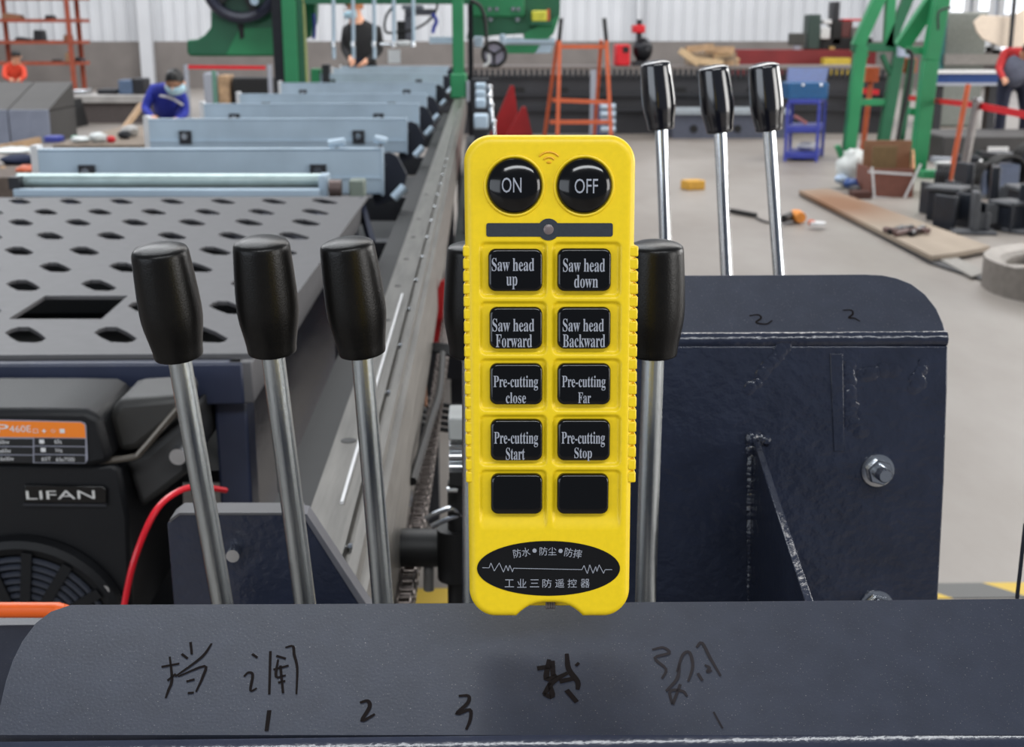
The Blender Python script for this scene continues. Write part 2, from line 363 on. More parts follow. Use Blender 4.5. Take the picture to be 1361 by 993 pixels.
# upright edge at the right border and legs that carry the console off the floor
part('end_upright', MB().box(at_y(1354, 800, .78), at_y(1361, 700, .78)+V((.002, .006, 0))), NAVY, fp)
bp_ = pf.w(0, 0, 0)
part('support_leg', MB().box((-.16, .45, .02), (-.08, .52, 1.05)), NAVY, fp); part('support_leg', MB().box((.2, .45, .02), (.28, .52, 1.05)), NAVY, fp)
part('foot_plate', MB().box((-.26, .35, 0), (.38, .62, .02)), NAVY, fp)
part('valve_bank', MB().box((-.20, .66, .84), (.12, .82, .965)).box((-.16, .5, .9), (.28, .68, .96)), DARK, fp)

# ================================================================== near levers
def lever(top, kb, bot, dt, db, rk, label, grp, ext=1.0):
    p0 = at_d(*top, dt); frac = (kb[1]-top[1])/(bot[1]-top[1]); p2 = at_d(*bot, db); p1 = p0.lerp(p2, frac*.99)
    kbw = at_d(*kb, dt+(db-dt)*frac); ax = (kbw-p0).normalized(); L = (kbw-p0).length
    t = thing('control_lever', label, 'lever', p2, grp)
    prof = [(.0, -.06*L), (.30, -.055*L), (.58, -.042*L), (.78, -.022*L), (.85, -.008*L), (.875, .002*L), (.895, .018*L), (.91, .05*L), (.95, .22*L), (.985, .40*L), (1.0, .54*L), (.99, .63*L), (.955, .71*L), (.90, .79*L), (.845, .87*L), (.81, .93*L), (.80, .975*L), (.78, .992*L), (.72, L), (.3, L)]
    part('knob', MB().lathe([(r*rk, h) for r, h in prof], p0, ax, 36), KNOB if dt < 1 else KNOB2, t, smooth=50)
    rb = rk*.385; st = p0+ax*L*.97
    part('rod', MB().lathe([(rb, 0), (rb, (p2-st).length)], st, p2-st, 10), ROD if dt < 1 else ROD2, t, smooth=50)
    return t
KNOB2 = mat('polished_black_knob', (14, 14, 20), .16, spec=.8, var=.1, coat=.6)
ROD2 = mat('chromed_rod', (235, 238, 240), .12, 1, var=.05)
G = 'black knobbed levers along the near console'
lever((212,333), (238,474), (306,862), .715, .806, .0176, 'leftmost tilted steel lever with black knob, beside the engine', G)
lever((347,324), (362,468), (413,862), .715, .806, .0176, 'black knobbed steel lever, second from the engine side', G)
lever((461,325), (482,470), (514,862), .72, .80, .0171, 'black knobbed steel lever standing in front of the long rail', G)
lever((631,330), (629,472), (629,862), .73, .80, .0176, 'black knobbed lever mostly hidden by left side of yellow remote', G)
lever((872,328), (868,472), (856,862), .73, .80, .0176, 'black knobbed lever peeping out right of the yellow remote', G)
G = 'glossy knobbed levers behind the right housing'
lever((871,85), (879,172), (890,470), 1.31, 1.38, .0174, 'shiny black knobbed chrome lever nearest the yellow remote', G)
lever((948,91), (957,176), (971,470), 1.31, 1.38, .0174, 'shiny black knobbed chrome lever in the middle behind the housing', G)
lever((1015,88), (1022,174), (1043,470), 1.31, 1.38, .0174, 'shiny black knobbed chrome lever farthest right behind the housing', G)

# ================================================================== right housing
hf = Frame(at_d(1050, 458, .90), V((1, 0, 0)), (at_d(1050, 830, .932)-at_d(1050, 458, .90)).cross(V((1, 0, 0))).normalized()*-1)
if hf.n.y > 0: hf = Frame(hf.o, V((1, 0, 0)), -hf.n)
hd = thing('steel_housing', 'dark blue bent steel housing with welded gusset and protruding bolt', 'machine housing', M=hf.M)
fo = [hf.loc(*p) for p in ((790, 460), (1260, 460), (1259, 520), (1255, 640), (1247, 790), (1244, 860), (790, 860))]
part('front_face', MB().prism(fo, hf, -.006, 0), NAVYG, hd, bevel=.001)
tilt = Frame(hf.w(0, .004, -.002), V((1, 0, 0)), V((0, -math.cos(math.radians(56)), math.sin(math.radians(56)))))
to = [tilt.loc(*p) for p in ((790, 454), (790, 366), (1000, 365), (1150, 364), (1172, 365), (1192, 369), (1212, 377), (1230, 391), (1245, 410), (1254, 430), (1260, 454))]
part('top_flange', MB().prism(to, tilt, -.006, 0), NAVY, hd, bevel=.001)
a = hf.loc(790, 455)[0]; c_ = hf.loc(1260, 455)[0]
part('bend', MB().cyl(hf.w(a, .003, -.0045), hf.w(c_, .003, -.0045), .0055, seg=20), NAVYG, hd)
gx = hf.w(*hf.loc(1004, 586)).x
g0 = hf.w(*hf.loc(1004, 586)); g1 = hf.w(*hf.loc(1004, 850)); g2 = at_d(1100, 850, .735); g2.x = gx
gf = Frame(V((gx, 0, 0)), V((0, 1, 0)), V((1, 0, 0)))
def gl(p): q = p-gf.o; return (q.dot(gf.u), q.dot(gf.v))
g0b = g0+V((0, -.006, .001))
part('gusset', MB().prism([gl(g0), gl(g0b), gl(g2), gl(g1)], gf, -.0025, .0025), NAVYG, hd, bevel=.0006)
wl = MB(); rnd = random.Random(3)
for i in range(46):
    y = 580+i*5.6; p = hf.w(*hf.loc(998+rnd.uniform(-1.2, 1.2), y)); wl.blob(p, .0034+rnd.uniform(0, .0008), (1, .8, 1), 7, 5, .12)
for i in range(6): wl.blob(hf.w(*hf.loc(997+i*4, 581+abs(i-2)*1.6)), .004, (1, .8, 1), 7, 5, .15)
part('weld_bead', wl, NAVYG, hd)
def bolt(px, py, par, fr, s=1):
    u, v = fr.loc(px, py); p = fr.w(u, v); n = fr.n
    part('washer', MB().lathe([(.0118*s, 0), (.0118*s, .0018*s), (.009*s, .0022*s)], p, n, 28), STEEL, par)
    part('nut', MB().lathe([(.0092*s, .002*s), (.0095*s, .003*s), (.0095*s, .008*s), (.0086*s, .0095*s)], p, n, 6), STEEL, par, smooth=0)
    part('stud', MB().lathe([(.0052*s, 0)]+[(.0052*s-.0004*(i % 2), (.0095+.001*i)*s) for i in range(9)]+[(.0042*s, .0195*s)], p, n, 18), STEEL, par, smooth=0)
bolt(1166, 625, hd, hf); bolt(1164, 806, hd, hf, 1.05)
# ghost of a weld and sagging paint on the face
wl = MB()
for x0, y0, x1, y1, k in ((1045, 458, 992, 525, 16), (1128, 490, 1130, 560, 14), (1143, 499, 1190, 492, 9), (1130, 560, 1146, 580, 5), (1216, 520, 1230, 480, 8)):
    for i in range(k):
        t = i/k; p = hf.w(*hf.loc(x0+(x1-x0)*t+rnd.uniform(-2, 2), y0+(y1-y0)*t+rnd.uniform(-3, 3))); wl.blob(p, .0024+rnd.uniform(0, .002), (1.5, .16, 1.5), 9, 5, .15)
wl.v and tag(part('paint_sag', wl, NAVYG, hd), kind='stuff')
pr = Frame(hf.w(0, 0), V((1, 0, 0)), hf.n)
part('raised_pad', MB().prism([hf.loc(*p) for p in ((1103, 470), (1120, 470), (1122, 600), (1108, 600))], hf, 0, .0008), NAVYG, hd, bevel=.0007)
def cr3(l): return [(840+x/3.82, 240+y/3.82) for x, y in l]
for ls in ([(595,688),(640,683),(655,700),(630,722),(680,730),(712,712)], [(1070,660),(1113,660),(1120,680),(1100,698),(1128,700),(1157,716)]):
    mb = MB(); strokes(mb, tilt, [cr3(ls)], .0012); part('handwritten_digit', mb, INK, hd, smooth=0)
part('mounting_base', MB().box((.1, .93, 0), (.34, 1.1, .86)).box((.1, .885, .85), (.34, 1.3, .93)), NAVY, hd)
part('lever_bank', MB().box((.14, 1.28, .78), (.36, 1.42, .93)).box((.2, 1.3, 0), (.3, 1.4, .8)), DARK, hd)
# ================================================================== yellow remote
bt = at_d(729.5, 821, .577); tp = at_d(731, 179, .545)
vv = (tp-bt).normalized(); rf = Frame(bt, RT, RT.cross(vv))
rem = thing('remote_control', 'yellow industrial remote control with black push buttons leaning upright on the console', 'remote control', M=rf.M)
LH = (tp-bt).length
wt = (rf.loc(845, 230)[0]-rf.loc(616.5, 230)[0])/2; wb = (rf.loc(837, 780)[0]-rf.loc(623.5, 780)[0])/2
ct = (rf.loc(845, 230)[0]+rf.loc(616.5, 230)[0])/2; cb = (rf.loc(837, 780)[0]+rf.loc(623.5, 780)[0])/2
vt = rf.loc(730, 230)[1]; vb = rf.loc(730, 780)[1]
RC = .0118; RB = .0135
def hw(v):
    w0 = wb+(wt-wb)*(v-vb)/(vt-vb); d = LH-v
    if d < RC: w0 -= RC-math.sqrt(max(0, RC*RC-(RC-d)**2))
    if v < RB: w0 -= RB-math.sqrt(max(0, RB*RB-(RB-v)**2))
    return w0
def cc(v): return cb+(ct-cb)*(v-vb)/(vt-vb)
wells = []
for (xa, xb) in ((637, 727.5), (733.5, 826)):
    for (ya, yb) in ((321, 396), (400, 472), (476, 547), (551, 620), (624, 706)):
        a = rf.loc(xa, yb); c = rf.loc(xb, ya); wells.append((a[0], a[1], c[0], c[1], yb > 700))
def sdf(x, y, x0, y0, x1, y1, r):
    qx = abs(x-(x0+x1)/2)-(x1-x0)/2+r; qy = abs(y-(y0+y1)/2)-(y1-y0)/2+r
    return math.hypot(max(qx, 0), max(qy, 0))+min(max(qx, qy), 0)-r
def sm(t): t = max(0, min(1, t)); return t*t*(3-2*t)
def face_h(u, v):
    h = 0
    for x0, y0, x1, y1, last in wells:
        if x0-.002 < u < x1+.002 and y0-.002 < v < y1+.002:
            d = sdf(u, v, x0, y0, x1, y1, .0028); k = sm(-d/.0019+.15)
            if last: k *= sm((v-y0)/.008)
            h = min(h, -.0014*k)
    return h
nl = .0068; ny = rf.loc(730, 803)[1]; na = rf.loc(692, 815)[0]; nb = rf.loc(769, 815)[0]
def notch(u):
    if u < na-.002 or u > nb+.002: return 0
    t = (u-(na+nb)/2)/((nb-na)/2+.002); return ny*max(0, 1-abs(t)**2.6)
S = []; 
for i in range(9): S.append(-1+.11*(1-math.cos(math.pi/2*i/8)))
k = 150
for i in range(1, k): S.append(-.89+1.78*i/k)
S += [-x for x in S[:9]][::-1]
T = []
for i in range(10): T.append(.03*LH*(1-math.cos(math.pi/2*i/9)) if i else 0)
k = 400
for i in range(1, k): T.append(.03*LH+(.97-.03)*LH*i/k)
for i in range(10): T.append(LH-.03*LH*(1-math.cos(math.pi/2*(9-i)/9)))
RE = .0035; mb = MB(); vs = []; ns = len(S); ntt = len(T)
for v0 in T:
    W = hw(v0)
    for s in S:
        u = cc(v0)+s*W; nn = notch(u); v = nn+v0*(.03-nn)/.03 if v0 < .03 else v0
        # distance to edge
        Wf = wb+(wt-wb)*(v0-vb)/(vt-vb); d = -sdf(u-cc(v0), v0, -Wf, 0, Wf, LH, RC)
        e = 0 if d >= RE else RE-math.sqrt(max(0, RE*RE-(RE-max(0, d))**2))
        vs.append((u, v, face_h(u, v)-e))
fs = [(j*ns+i, j*ns+i+1, (j+1)*ns+i+1, (j+1)*ns+i) for j in range(ntt-1) for i in range(ns-1)]
loop = list(range(ns)) + [j*ns+ns-1 for j in range(1, ntt)] + [(ntt-1)*ns+i for i in range(ns-2, -1, -1)] + [j*ns for j in range(ntt-2, 0, -1)]
k0 = len(vs)
for i in loop: vs.append((vs[i][0], vs[i][1], -.026))
m = len(loop)
fs += [(loop[(i+1) % m], loop[i], k0+i, k0+(i+1) % m) for i in range(m)]
fs.append(tuple(range(k0+m-1, k0-1, -1)))
body = part('body', MB().add(vs, fs), YEL, rem, local=True, smooth=50)
# grip ribs
for sd in (0, 1):
    for i in range(19):
        y0 = 327+i*16.7; y1 = y0+14.4
        if sd == 0: a = rf.loc(617+.013*(y0-327), y1); c = rf.loc(629, y0)
        else: a = rf.loc(834, y1); c = rf.loc(847-.012*(y0-327), y0)
        part('grip_rib', MB().box((a[0]-(.0006 if sd == 0 else 0), a[1], -.021), (c[0]+(.0006 if sd else 0), c[1], -.0004)), YEL, rem, bevel=.0007, local=True)
# push buttons
def zrect(x0, y0, x1, y1, r, H):
    return lambda u, v: H*(1-(max(0, 1-(-sdf(u, v, x0, y0, x1, y1, r))/.0022))**2.2) - 0.0
def rect_button(px0, py0, px1, py1, texts, lab=None):
    a = rf.loc(px0, py1); c = rf.loc(px1, py0); mb = MB(); r = .0032; vs = []; fs = []; n = 28; rings = []
    outl = rrect(a[0], a[1], c[0], c[1], r, 7); cx, cy = (a[0]+c[0])/2, (a[1]+c[1])/2; m = len(outl)
    lv = [(1, -.0014), (1, .0006), (.99, .0011), (.97, .0015), (.94, .0018), (.88, .00195), (.7, .00205), (.4, .0021), (0.01, .0021)]
    for s_, z in lv:
        for (x, y) in outl: vs.append((cx+(x-cx)*s_, cy+(y-cy)*s_, z))
    for j in range(len(lv)-1):
        for i in range(m): k = (i+1) % m; fs.append((j*m+i, j*m+k, (j+1)*m+k, (j+1)*m+i))
    fs.append(tuple((len(lv)-1)*m+i for i in range(m)))
    bo = part('push_button', mb.add(vs, fs), BLK, rem, local=True, smooth=60)
    if lab: bo['label'] = lab
    if texts:
        tb = MB()
        for s_, bx in texts: put_text(tb, s_, rf, bx, z=lambda u, v: .00225, bold=True, native=True)
        part('legend', tb, PALE, bo, local=True, smooth=0)
rect_button(649, 330.5, 721, 387, [('Saw head', (653.7, 342.5, 710, 360)), ('up', (673, 367, 687.5, 384))], 'black push button reading Saw head up')
rect_button(740.5, 330, 812.3, 387, [('Saw head', (748, 343, 803.7, 361)), ('down', (762.8, 365, 794.5, 382))], 'black push button reading Saw head down')
rect_button(650.6, 407.8, 720.8, 463.4, [('Saw head', (654.6, 422.8, 710, 440)), ('Forward', (659, 443.7, 707, 461))], 'black push button reading Saw head Forward')
rect_button(740.5, 407.8, 811.7, 463.4, [('Saw head', (747.7, 422.8, 802.3, 440)), ('Backward', (747.7, 443.7, 803.9, 461))], 'black push button reading Saw head Backward')
rect_button(651, 482.7, 721, 537.4, [('Pre-cutting', (656, 498.3, 715, 518)), ('close', (672.4, 520.5, 699, 535))], 'black push button reading Pre-cutting close')
rect_button(740.5, 482.7, 811.5, 537.4, [('Pre-cutting', (746.7, 498.3, 804.5, 518)), ('Far', (768, 520.5, 785, 535))], 'black push button reading Pre-cutting Far')
rect_button(652, 557, 721, 611.7, [('Pre-cutting', (656.8, 572.6, 715, 593)), ('Start', (672.4, 593.6, 697.4, 610))], 'black push button reading Pre-cutting Start')
rect_button(740.5, 557, 811, 611.7, [('Pre-cutting', (746, 572.6, 803.6, 593)), ('Stop', (763, 593.5, 786.4, 611.5))], 'black push button reading Pre-cutting Stop')
rect_button(652.5, 629.5, 721, 682.5, [], 'blank black push button'); rect_button(740.2, 629.5, 809, 682.5, [], 'blank black push button')
for px, s_, bx, lb in ((683.8, 'ON', (667, 236, 693, 256), 'round black button reading ON'), (776.4, 'OFF', (763, 237.6, 794, 257), 'round black button reading OFF')):
    a = rf.loc(px, 247); R = (rf.loc(px+36.6, 247)[0]-a[0]); H = .0042
    bo = part('round_button', MB().lathe([(R, -.0005), (R, .0003)]+[(R*math.cos(t), .0003+H*math.sin(t)) for t in [math.pi/2*i/14 for i in range(1, 14)]]+[(.00001, .0003+H)], (a[0], a[1], 0), (0, 0, 1), 56), BLK, rem, local=True, smooth=60, label=lb)
    tb = MB(); put_text(tb, s_, rf, bx, z=lambda u, v: .0003+H*math.sqrt(max(0, 1-((u-a[0])**2+(v-a[1])**2)/R**2))+.0002, native=True); part('legend', tb, PALE, bo, local=True, smooth=0)
    part('button_rim', MB().ring((a[0], a[1], .0), (0, 0, 1), R+.0008, .0007, 56, 8), YEL, rem, local=True)
# indicator bar
a = rf.loc(646.3, 314.5); c = rf.loc(814.6, 296.5); ce = rf.loc(729, 305)
f0 = Frame(V((0, 0, 0)), V((1, 0, 0)), V((0, 0, 1)))
SLATE = mat('slate_grey_sticker', (44, 50, 58), .45, var=.12, scale=900)
ib = part('indicator_strip', MB().prism(rrect(a[0], a[1], c[0], c[1], .001), f0, -.0003, .0003), SLATE, rem, local=True, smooth=30)
r14 = rf.loc(743.5, 305)[0]-ce[0]
part('indicator_disc', MB().lathe([(r14, 0), (r14, .0004)], (ce[0], ce[1], 0), (0, 0, 1), 32), SLATE, rem, local=True, smooth=30)
part('indicator_lamp', MB().lathe([(r14*.47, 0), (r14*.47, .0005), (r14*.3, .0009), (.00001, .001)], (ce[0], ce[1], 0), (0, 0, 1), 24), mat('unlit_lamp', (116, 104, 104), .3, var=.1), rem, local=True)
# moulded wireless symbol
OY = mat('amber_plastic', (236, 176, 20), .45, var=.05)  # orange tone of the raised arcs
mb = MB(); wc = rf.loc(729.7, 217); px1 = rf.loc(739.7, 217)[0]-wc[0]
for rr_ in (.85, 1.6):
    pts = [(wc[0]+px1*rr_*math.cos(t), wc[1]+px1*.0+px1*rr_*math.sin(t)*.92, .0002) for t in [math.radians(38+104*i/12) for i in range(13)]]; mb.tube(pts, .00042, 6, 0)
mb.blob((wc[0], wc[1]+.0004, .0001), .001, (1.1, .6, .5)); part('wireless_symbol', mb, OY, rem, local=True)
# oval badge
a = rf.loc(634, 755.5); c = rf.loc(824, 755.5); ra = (c[0]-a[0])/2; rbv = (rf.loc(729, 719)[1]-rf.loc(729, 791.7)[1])/2; ocx, ocy = (a[0]+c[0])/2, (rf.loc(729, 719)[1]+rf.loc(729, 791.7)[1])/2
bd = part('oval_badge', MB().prism([(ocx+ra*math.cos(2*math.pi*i/72), ocy+rbv*math.sin(2*math.pi*i/72)) for i in range(72)], f0, -.0004, .0003), BLK2 if 'BLK2' in globals() else mat('black_badge_film', (8, 8, 10), .3, var=.1, scale=900), rem, local=True, smooth=30)
def c6(x, y): return (600+x/5.235, 680+y/5.235)
tb = MB(); Z = lambda u, v: .0005
for s_, (x0, y0, x1, y1), ro in (('防水', (430, 254, 548, 314), .16), ('防尘', (613, 245, 730, 303), 0), ('防摔', (787, 256, 908, 318), -.16)):
    put_text(tb, s_, rf, (*c6(x0, y0), *c6(x1, y1)), z=Z, rot=ro, native=True)
for s_, xc in zip('工业三防遥控器', (403, 490, 578, 665, 753, 840, 930)):
    hh = 30 if s_ not in '工三' else 27; put_text(tb, s_, rf, (*c6(xc-32, 497-hh), *c6(xc+32, 497+hh)), z=Z, native=True)
for x, y in ((578, 270), (759, 272)):
    p = rf.loc(*c6(x, y)); tb.lathe([(.00095, 0), (.00095, .0005)], (p[0], p[1], 0), (0, 0, 1), 16)
wave = [(215,388),(262,390),(275,355),(298,412),(333,355),(362,420),(380,372),(395,412),(405,370),(425,418),(432,392),(908,402),(922,372),(945,430),(962,368),(985,428),(1003,380),(1012,415),(1027,368),(1058,428),(1068,402),(1118,402)]
for p, q in zip(wave, wave[1:]): strokes(tb, rf, [[c6(*p), c6(*q)]], .00026, z=.0005, native=True)
part('badge_print', tb, PALE, bd, local=True, smooth=0)
# lanyard slot behind the notch
a = rf.loc(690, 813); c = rf.loc(771, 801)
part('lanyard_bridge', MB().box((a[0], a[1], -.014), (c[0], a[1]+.0028, -.008)).box((a[0]-.002, a[1], -.026), (c[0]+.002, a[1]+.0075, -.018)), YEL, rem, local=True, bevel=.0005)
p = rf.loc(732, 815); mb = MB()
for i in range(4): mb.tube([(p[0]-.0016+.0011*i, p[1]+.0038, -.009), (p[0]-.0016+.0011*i, p[1]+.0012, -.0068), (p[0]-.0016+.0011*i, p[1]-.0008, -.009)], .0006, 6)
part('lanyard_cord', mb, mat('grey_cord', (120, 112, 112), .8), rem, local=True)

# ================================================================== perforated table
TZ = 1.0; tf = Frame(V((0, 0, TZ)), V((1, 0, 0)), V((0, 0, 1)))
tb_ = thing('saw_table', 'grey perforated steel table with diamond holes over the engine', 'machine table', (-1, 2.2, 0))
c0 = at_z(42, 446, TZ); shape = [at_z(42+dx, 446+dy, TZ)-c0 for dx, dy in ((-29,-4),(-21,-9),(-10,-12),(5,-12),(18,-5),(29,4),(23,8),(14,10),(-9,9),(-20,3))]
holes = []
for y in (268, 282, 296, 314, 334, 356, 380, 410, 446):
    for k in range(16):
        x = 637+(-.89-.2925*k)*(y-37)
        if at_z(x, y, TZ).x < -2.45 or (y == 410 and k == 2): continue
        c = at_z(x, y, TZ); sc = .96
        holes.append([(c.x+s.x*sc, c.y+s.y*sc) for s in shape])
fy = at_z(337, 470, TZ).y; by_ = at_z(488, 261, TZ).y; xr = at_z(337, 470, TZ).x; xr2 = at_z(488, 263, TZ).x; xle = -2.55
sl = [at_z(*p, TZ) for p in ((11, 424), (60, 393), (170, 393), (135, 424))]
holes.append([(p.x, p.y) for p in sl])
part('perforated_top', MB().prism([(xle, fy), (xr, fy), (xr2, by_), (xle, by_)], tf, -.006, 0, holes), PLATE, tb_, smooth=0)
sk = (fy-.004)
EDGE = NAVY2 = mat('blue_frame_paint', (44, 50, 70), .38, var=.12, scale=15)
part('front_rail', MB().box((xle, fy-.022, TZ-.062), (xr-.01, fy-.002, TZ-.006)), NAVY2, tb_, bevel=.004)
part('side_rail', MB().box((xr-.03, fy-.02, TZ-.06), (xr+.001, by_, TZ-.006)), PLATE, tb_, bevel=.002)
part('rear_rail', MB().box((xle, by_-.03, TZ-.06), (xr, by_, TZ-.006)), NAVY2, tb_)
for y in (268, 296): Yc = at_z(200, y, TZ).y; part('cross_support', MB().box((xle, Yc-.05, TZ-.05), (xr-.03, Yc+.05, TZ-.03)), NAVY2, tb_)
a = at_y(290, 520, fy+.03); c = at_y(353, 672, fy+.03)
part('leg', MB().box((a.x, fy+.0, 0), (c.x-.012, fy+.055, TZ-.06)), NAVY2, tb_, bevel=.004)
part('leg', MB().box((xr-.06, by_-.08, 0), (xr-.01, by_-.03, TZ-.06)), NAVY2, tb_, bevel=.004)
part('leg', MB().box((xle, by_-.08, 0), (xle+.05, by_-.03, TZ-.06)), NAVY2, tb_); part('leg', MB().box((xle, fy, 0), (xle+.05, fy+.05, TZ-.06)), NAVY2, tb_)
part('brace', MB().bar((xr-.005, by_-.02, TZ-.01), (xr+.03, by_-.12, TZ-.10), .012, .03), NAVY2, tb_)
part('added_dark_backing', MB().box((xle, fy+.35, .70), (xr-.04, by_-.04, .72)).box((xle, by_-.05, .3), (xr-.04, by_-.04, .9)), BLACK, tb_)  # black sheets added so the table holes look dark
part('added_side_sheet', MB().box((xr-.035, fy+.06, .3), (xr-.03, by_-.08, .93)), NAVYG, tb_)  # navy sheet added to darken the gap beside the rail

# ================================================================== engine
EY = 1.42
ENG = mat('black_engine_shroud', (12, 13, 16), .5, spec=.35, var=.2, scale=12, bump=.15, bscale=300)
ef = Frame(at_y(60, 600, EY), V((1, 0, 0)), V((0, -1, 0)))
en = thing('engine', 'black petrol engine with orange spec label under the perforated table', 'engine', at_y(60, 850, EY))
def epoly(l): return [ef.loc(*p) for p in l]
top = epoly([(-160, 540), (60, 540), (118, 541), (138, 552), (150, 600), (150, 612), (120, 618), (-160, 613)])
part('upper_shroud', MB().prism(top, ef, -.13, .012), ENG, en, bevel=.008)
low = epoly([(-160, 616), (150, 616), (160, 625), (172, 690), (178, 850), (-160, 850)])
part('lower_shroud', MB().prism(low, ef, -.28, .0), ENG, en, bevel=.006)
duct = epoly([(150, 538), (236, 532), (236, 560), (178, 606), (150, 612), (136, 560)])
part('air_duct', MB().prism(duct, ef, -.12, -.02), mat('grey_cast_cover', (48, 47, 45), .5, var=.15, scale=30), en, bevel=.01)
duct2 = epoly([(155, 620), (184, 612), (240, 566), (244, 640), (205, 670), (178, 690)])
part('side_cover', MB().prism(duct2, ef, -.22, -.03), mat('grey_side_cover', (46, 46, 46), .45, var=.2, scale=20), en, bevel=.008)
part('seam_rail', MB().tube([ef.w(*ef.loc(x, y), .0) for x, y in ((120, 614), (175, 608), (190, 597), (232, 548), (250, 530))], .004, 8), mat('bronze_trim', (96, 90, 82), .3, .6), en)
part('bolt_head', MB().cyl(ef.w(*ef.loc(233, 612), -.03), ef.w(*ef.loc(233, 612), -.012), .010, seg=14), STEEL, en); part('bolt_head', MB().cyl(ef.w(*ef.loc(143, 778), 0), ef.w(*ef.loc(143, 778), .014), .006, seg=12), STEEL, en)
lb = part('spec_label', MB().prism([ef.loc(*p) for p in [(-60, 552), (112, 556), (117, 558), (119, 562), (121, 606), (118, 611), (-60, 609)]], ef, .012, .0135), mat('white_border_print', (150, 152, 165), .5, var=0), en, label='orange and black engine specification label')
part('orange_band', MB().prism([ef.loc(*p) for p in [(-60, 553), (112, 557), (117, 560), (118.5, 577), (-60, 575)]], ef, .0135, .0142), mat('orange_band_print', (240, 130, 30), .5, var=0), lb)
BK = mat('black_print', (16, 16, 18), .5, var=0)
for (x0, x1) in ((-58, 49), (51, 118)):
    for i in range(3):
        y0 = 577.5+i*11; part('table_cell', MB().prism([ef.loc(x0, y0), ef.loc(x1, y0+1), ef.loc(x1, y0+10.5), ef.loc(x0, y0+9.5)], ef, .0135, .0142), BK, lb)
tb = MB(); zz = lambda u, v: .0147
put_text(tb, '460E', ef, (19, 560.5, 46.5, 569.5), z=zz); put_text(tb, 'P', ef, (2, 559, 17, 570), z=zz, rot=0)
for x, s_ in ((53, '□'), (64, '✦'), (76, '◇'), (88, '▪')): put_text(tb, s_, ef, (x-3, 565, x+3, 570.5), z=zz)
for x0, x1, y, s_ in ((0, 18, 580.5, '1x60kw'), (58, 64, 580, '■'), (78, 87, 580, '60s'), (0, 20, 592, '12x60w'), (60, 66, 591, '■'), (79, 88, 592, '50g'), (2, 24, 602.5, '116x50w'), (61, 73, 603, '60T'), (80, 104, 603.5, '60x7500')):
    put_text(tb, s_, ef, (x0, y-1, x1, y+4.5), z=zz)
part('label_print', tb, WHITE, lb, smooth=0)
npx = part('name_plate', MB().prism([ef.loc(*p) for p in [(34, 643), (137, 645), (143, 650), (143, 668), (34, 667)]], ef, 0, .004), BLK, en, bevel=.001, label='black name plate with silver letters')
tb = MB(); put_text(tb, 'LIFAN', ef, (37, 650, 127, 662), z=lambda u, v: .0046); part('plate_lettering', tb, mat('silver_letter', (205, 204, 200), .4, var=.1), npx, smooth=0)
part('plate_ledge', MB().prism([ef.loc(*p) for p in [(33, 667), (143, 668), (143, 671), (33, 670)]], ef, 0, .006), DARK, en)
fc = ef.loc(38, 840); R0 = ef.loc(165, 840)[0]-fc[0]; fg = part('fan_guard', MB().ring(ef.w(*fc, .004), ef.n, R0, .012, 64, 8), ENG, en)
mb = MB()
for q in (.38, .46, .54, .62, .70, .78, .86): mb.ring(ef.w(*fc, .01), ef.n, R0*q, .0036, 56, 6)
tag(part('guard_ring', mb, mat('blue_grey_guard', (46, 50, 60), .4, var=.1), fg), kind='stuff')
for i in range(14):
    t = 2*math.pi*i/14+.1; part('guard_spoke', MB().bar(ef.w(fc[0]+R0*.3*math.cos(t), fc[1]+R0*.3*math.sin(t), .014), ef.w(fc[0]+R0*.96*math.cos(t), fc[1]+R0*.96*math.sin(t), .014), .012, .006, ef.n), ENG, fg)
part('crankcase', MB().box(at_y(-160, 845, EY)+V((0, .03, 0)), (at_y(250, 900, EY)[0], EY+.3, .52)), ENG, en)
solo('engine_stand', MB().box((-1.2, EY-.05, 0), (-.35, EY+.35, .515)), DARK, 'dark steel stand carrying the black engine', 'stand')
solo('orange_tube', MB().tube([at_y(-80, 811, .84), at_y(60, 811, .84), at_y(80, 812, .84), at_y(92, 820, .85), at_y(93, 850, .87)], .0056, 12), mat('orange_plastic', (232, 96, 20), .4, var=.05), 'orange plastic tube running below the engine fan guard', 'tube')
solo('dark_tray', MB().box(at_y(-90, 832, .85), at_y(70, 866, .85)+V((0, .02, -.1))), NAVY, 'dark grey tray edge under the orange tube', 'tray')
solo('red_cable', MB().tube([at_y(*p) for p in ((150, 900, 1.2), (166, 800, 1.2), (180, 740, 1.2), (205, 682, 1.22), (232, 656, 1.25), (262, 647, 1.28), (300, 652, 1.32))], .0033, 8), mat('red_insulation', (215, 30, 44), .3), 'thin red cable arching out from beside the engine', 'cable')
bfr = Frame(at_y(330, 740, .895), V((1, 0, 0)), V((0, -1, .0)))
br = thing('bracket_plate', 'dark blue steel bracket plate with slanted corner behind the left levers', 'bracket', at_y(350, 860, .895))
bpoly = [bfr.loc(*p) for p in ((222, 696), (237, 683), (402, 683), (486, 812), (520, 870), (236, 870))]
part('plate', MB().prism(bpoly, bfr, -.012, 0), NAVYG, br, bevel=.001)
part('top_edge', MB().prism([bfr.loc(*p) for p in ((226, 690), (238, 681), (400, 681), (400, 684), (239, 684), (226, 694))], bfr, -.02, .001), PLATE, br)
part('slanted_edge', MB().prism([bfr.loc(*p) for p in ((400, 681), (408, 683), (500, 822), (490, 822))], bfr, -.016, .001), mat('lighter_edge', (92, 92, 98), .5), br)  # slanted edge in a lighter tone than the plate
part('bolt', MB().cyl(bfr.w(*bfr.loc(313, 731), 0), bfr.w(*bfr.loc(313, 731), .012), .005, seg=12), STEEL, br)
part('foot', MB().box((-.2, .897, 0), (-.12, .925, .96)), DARK, br)
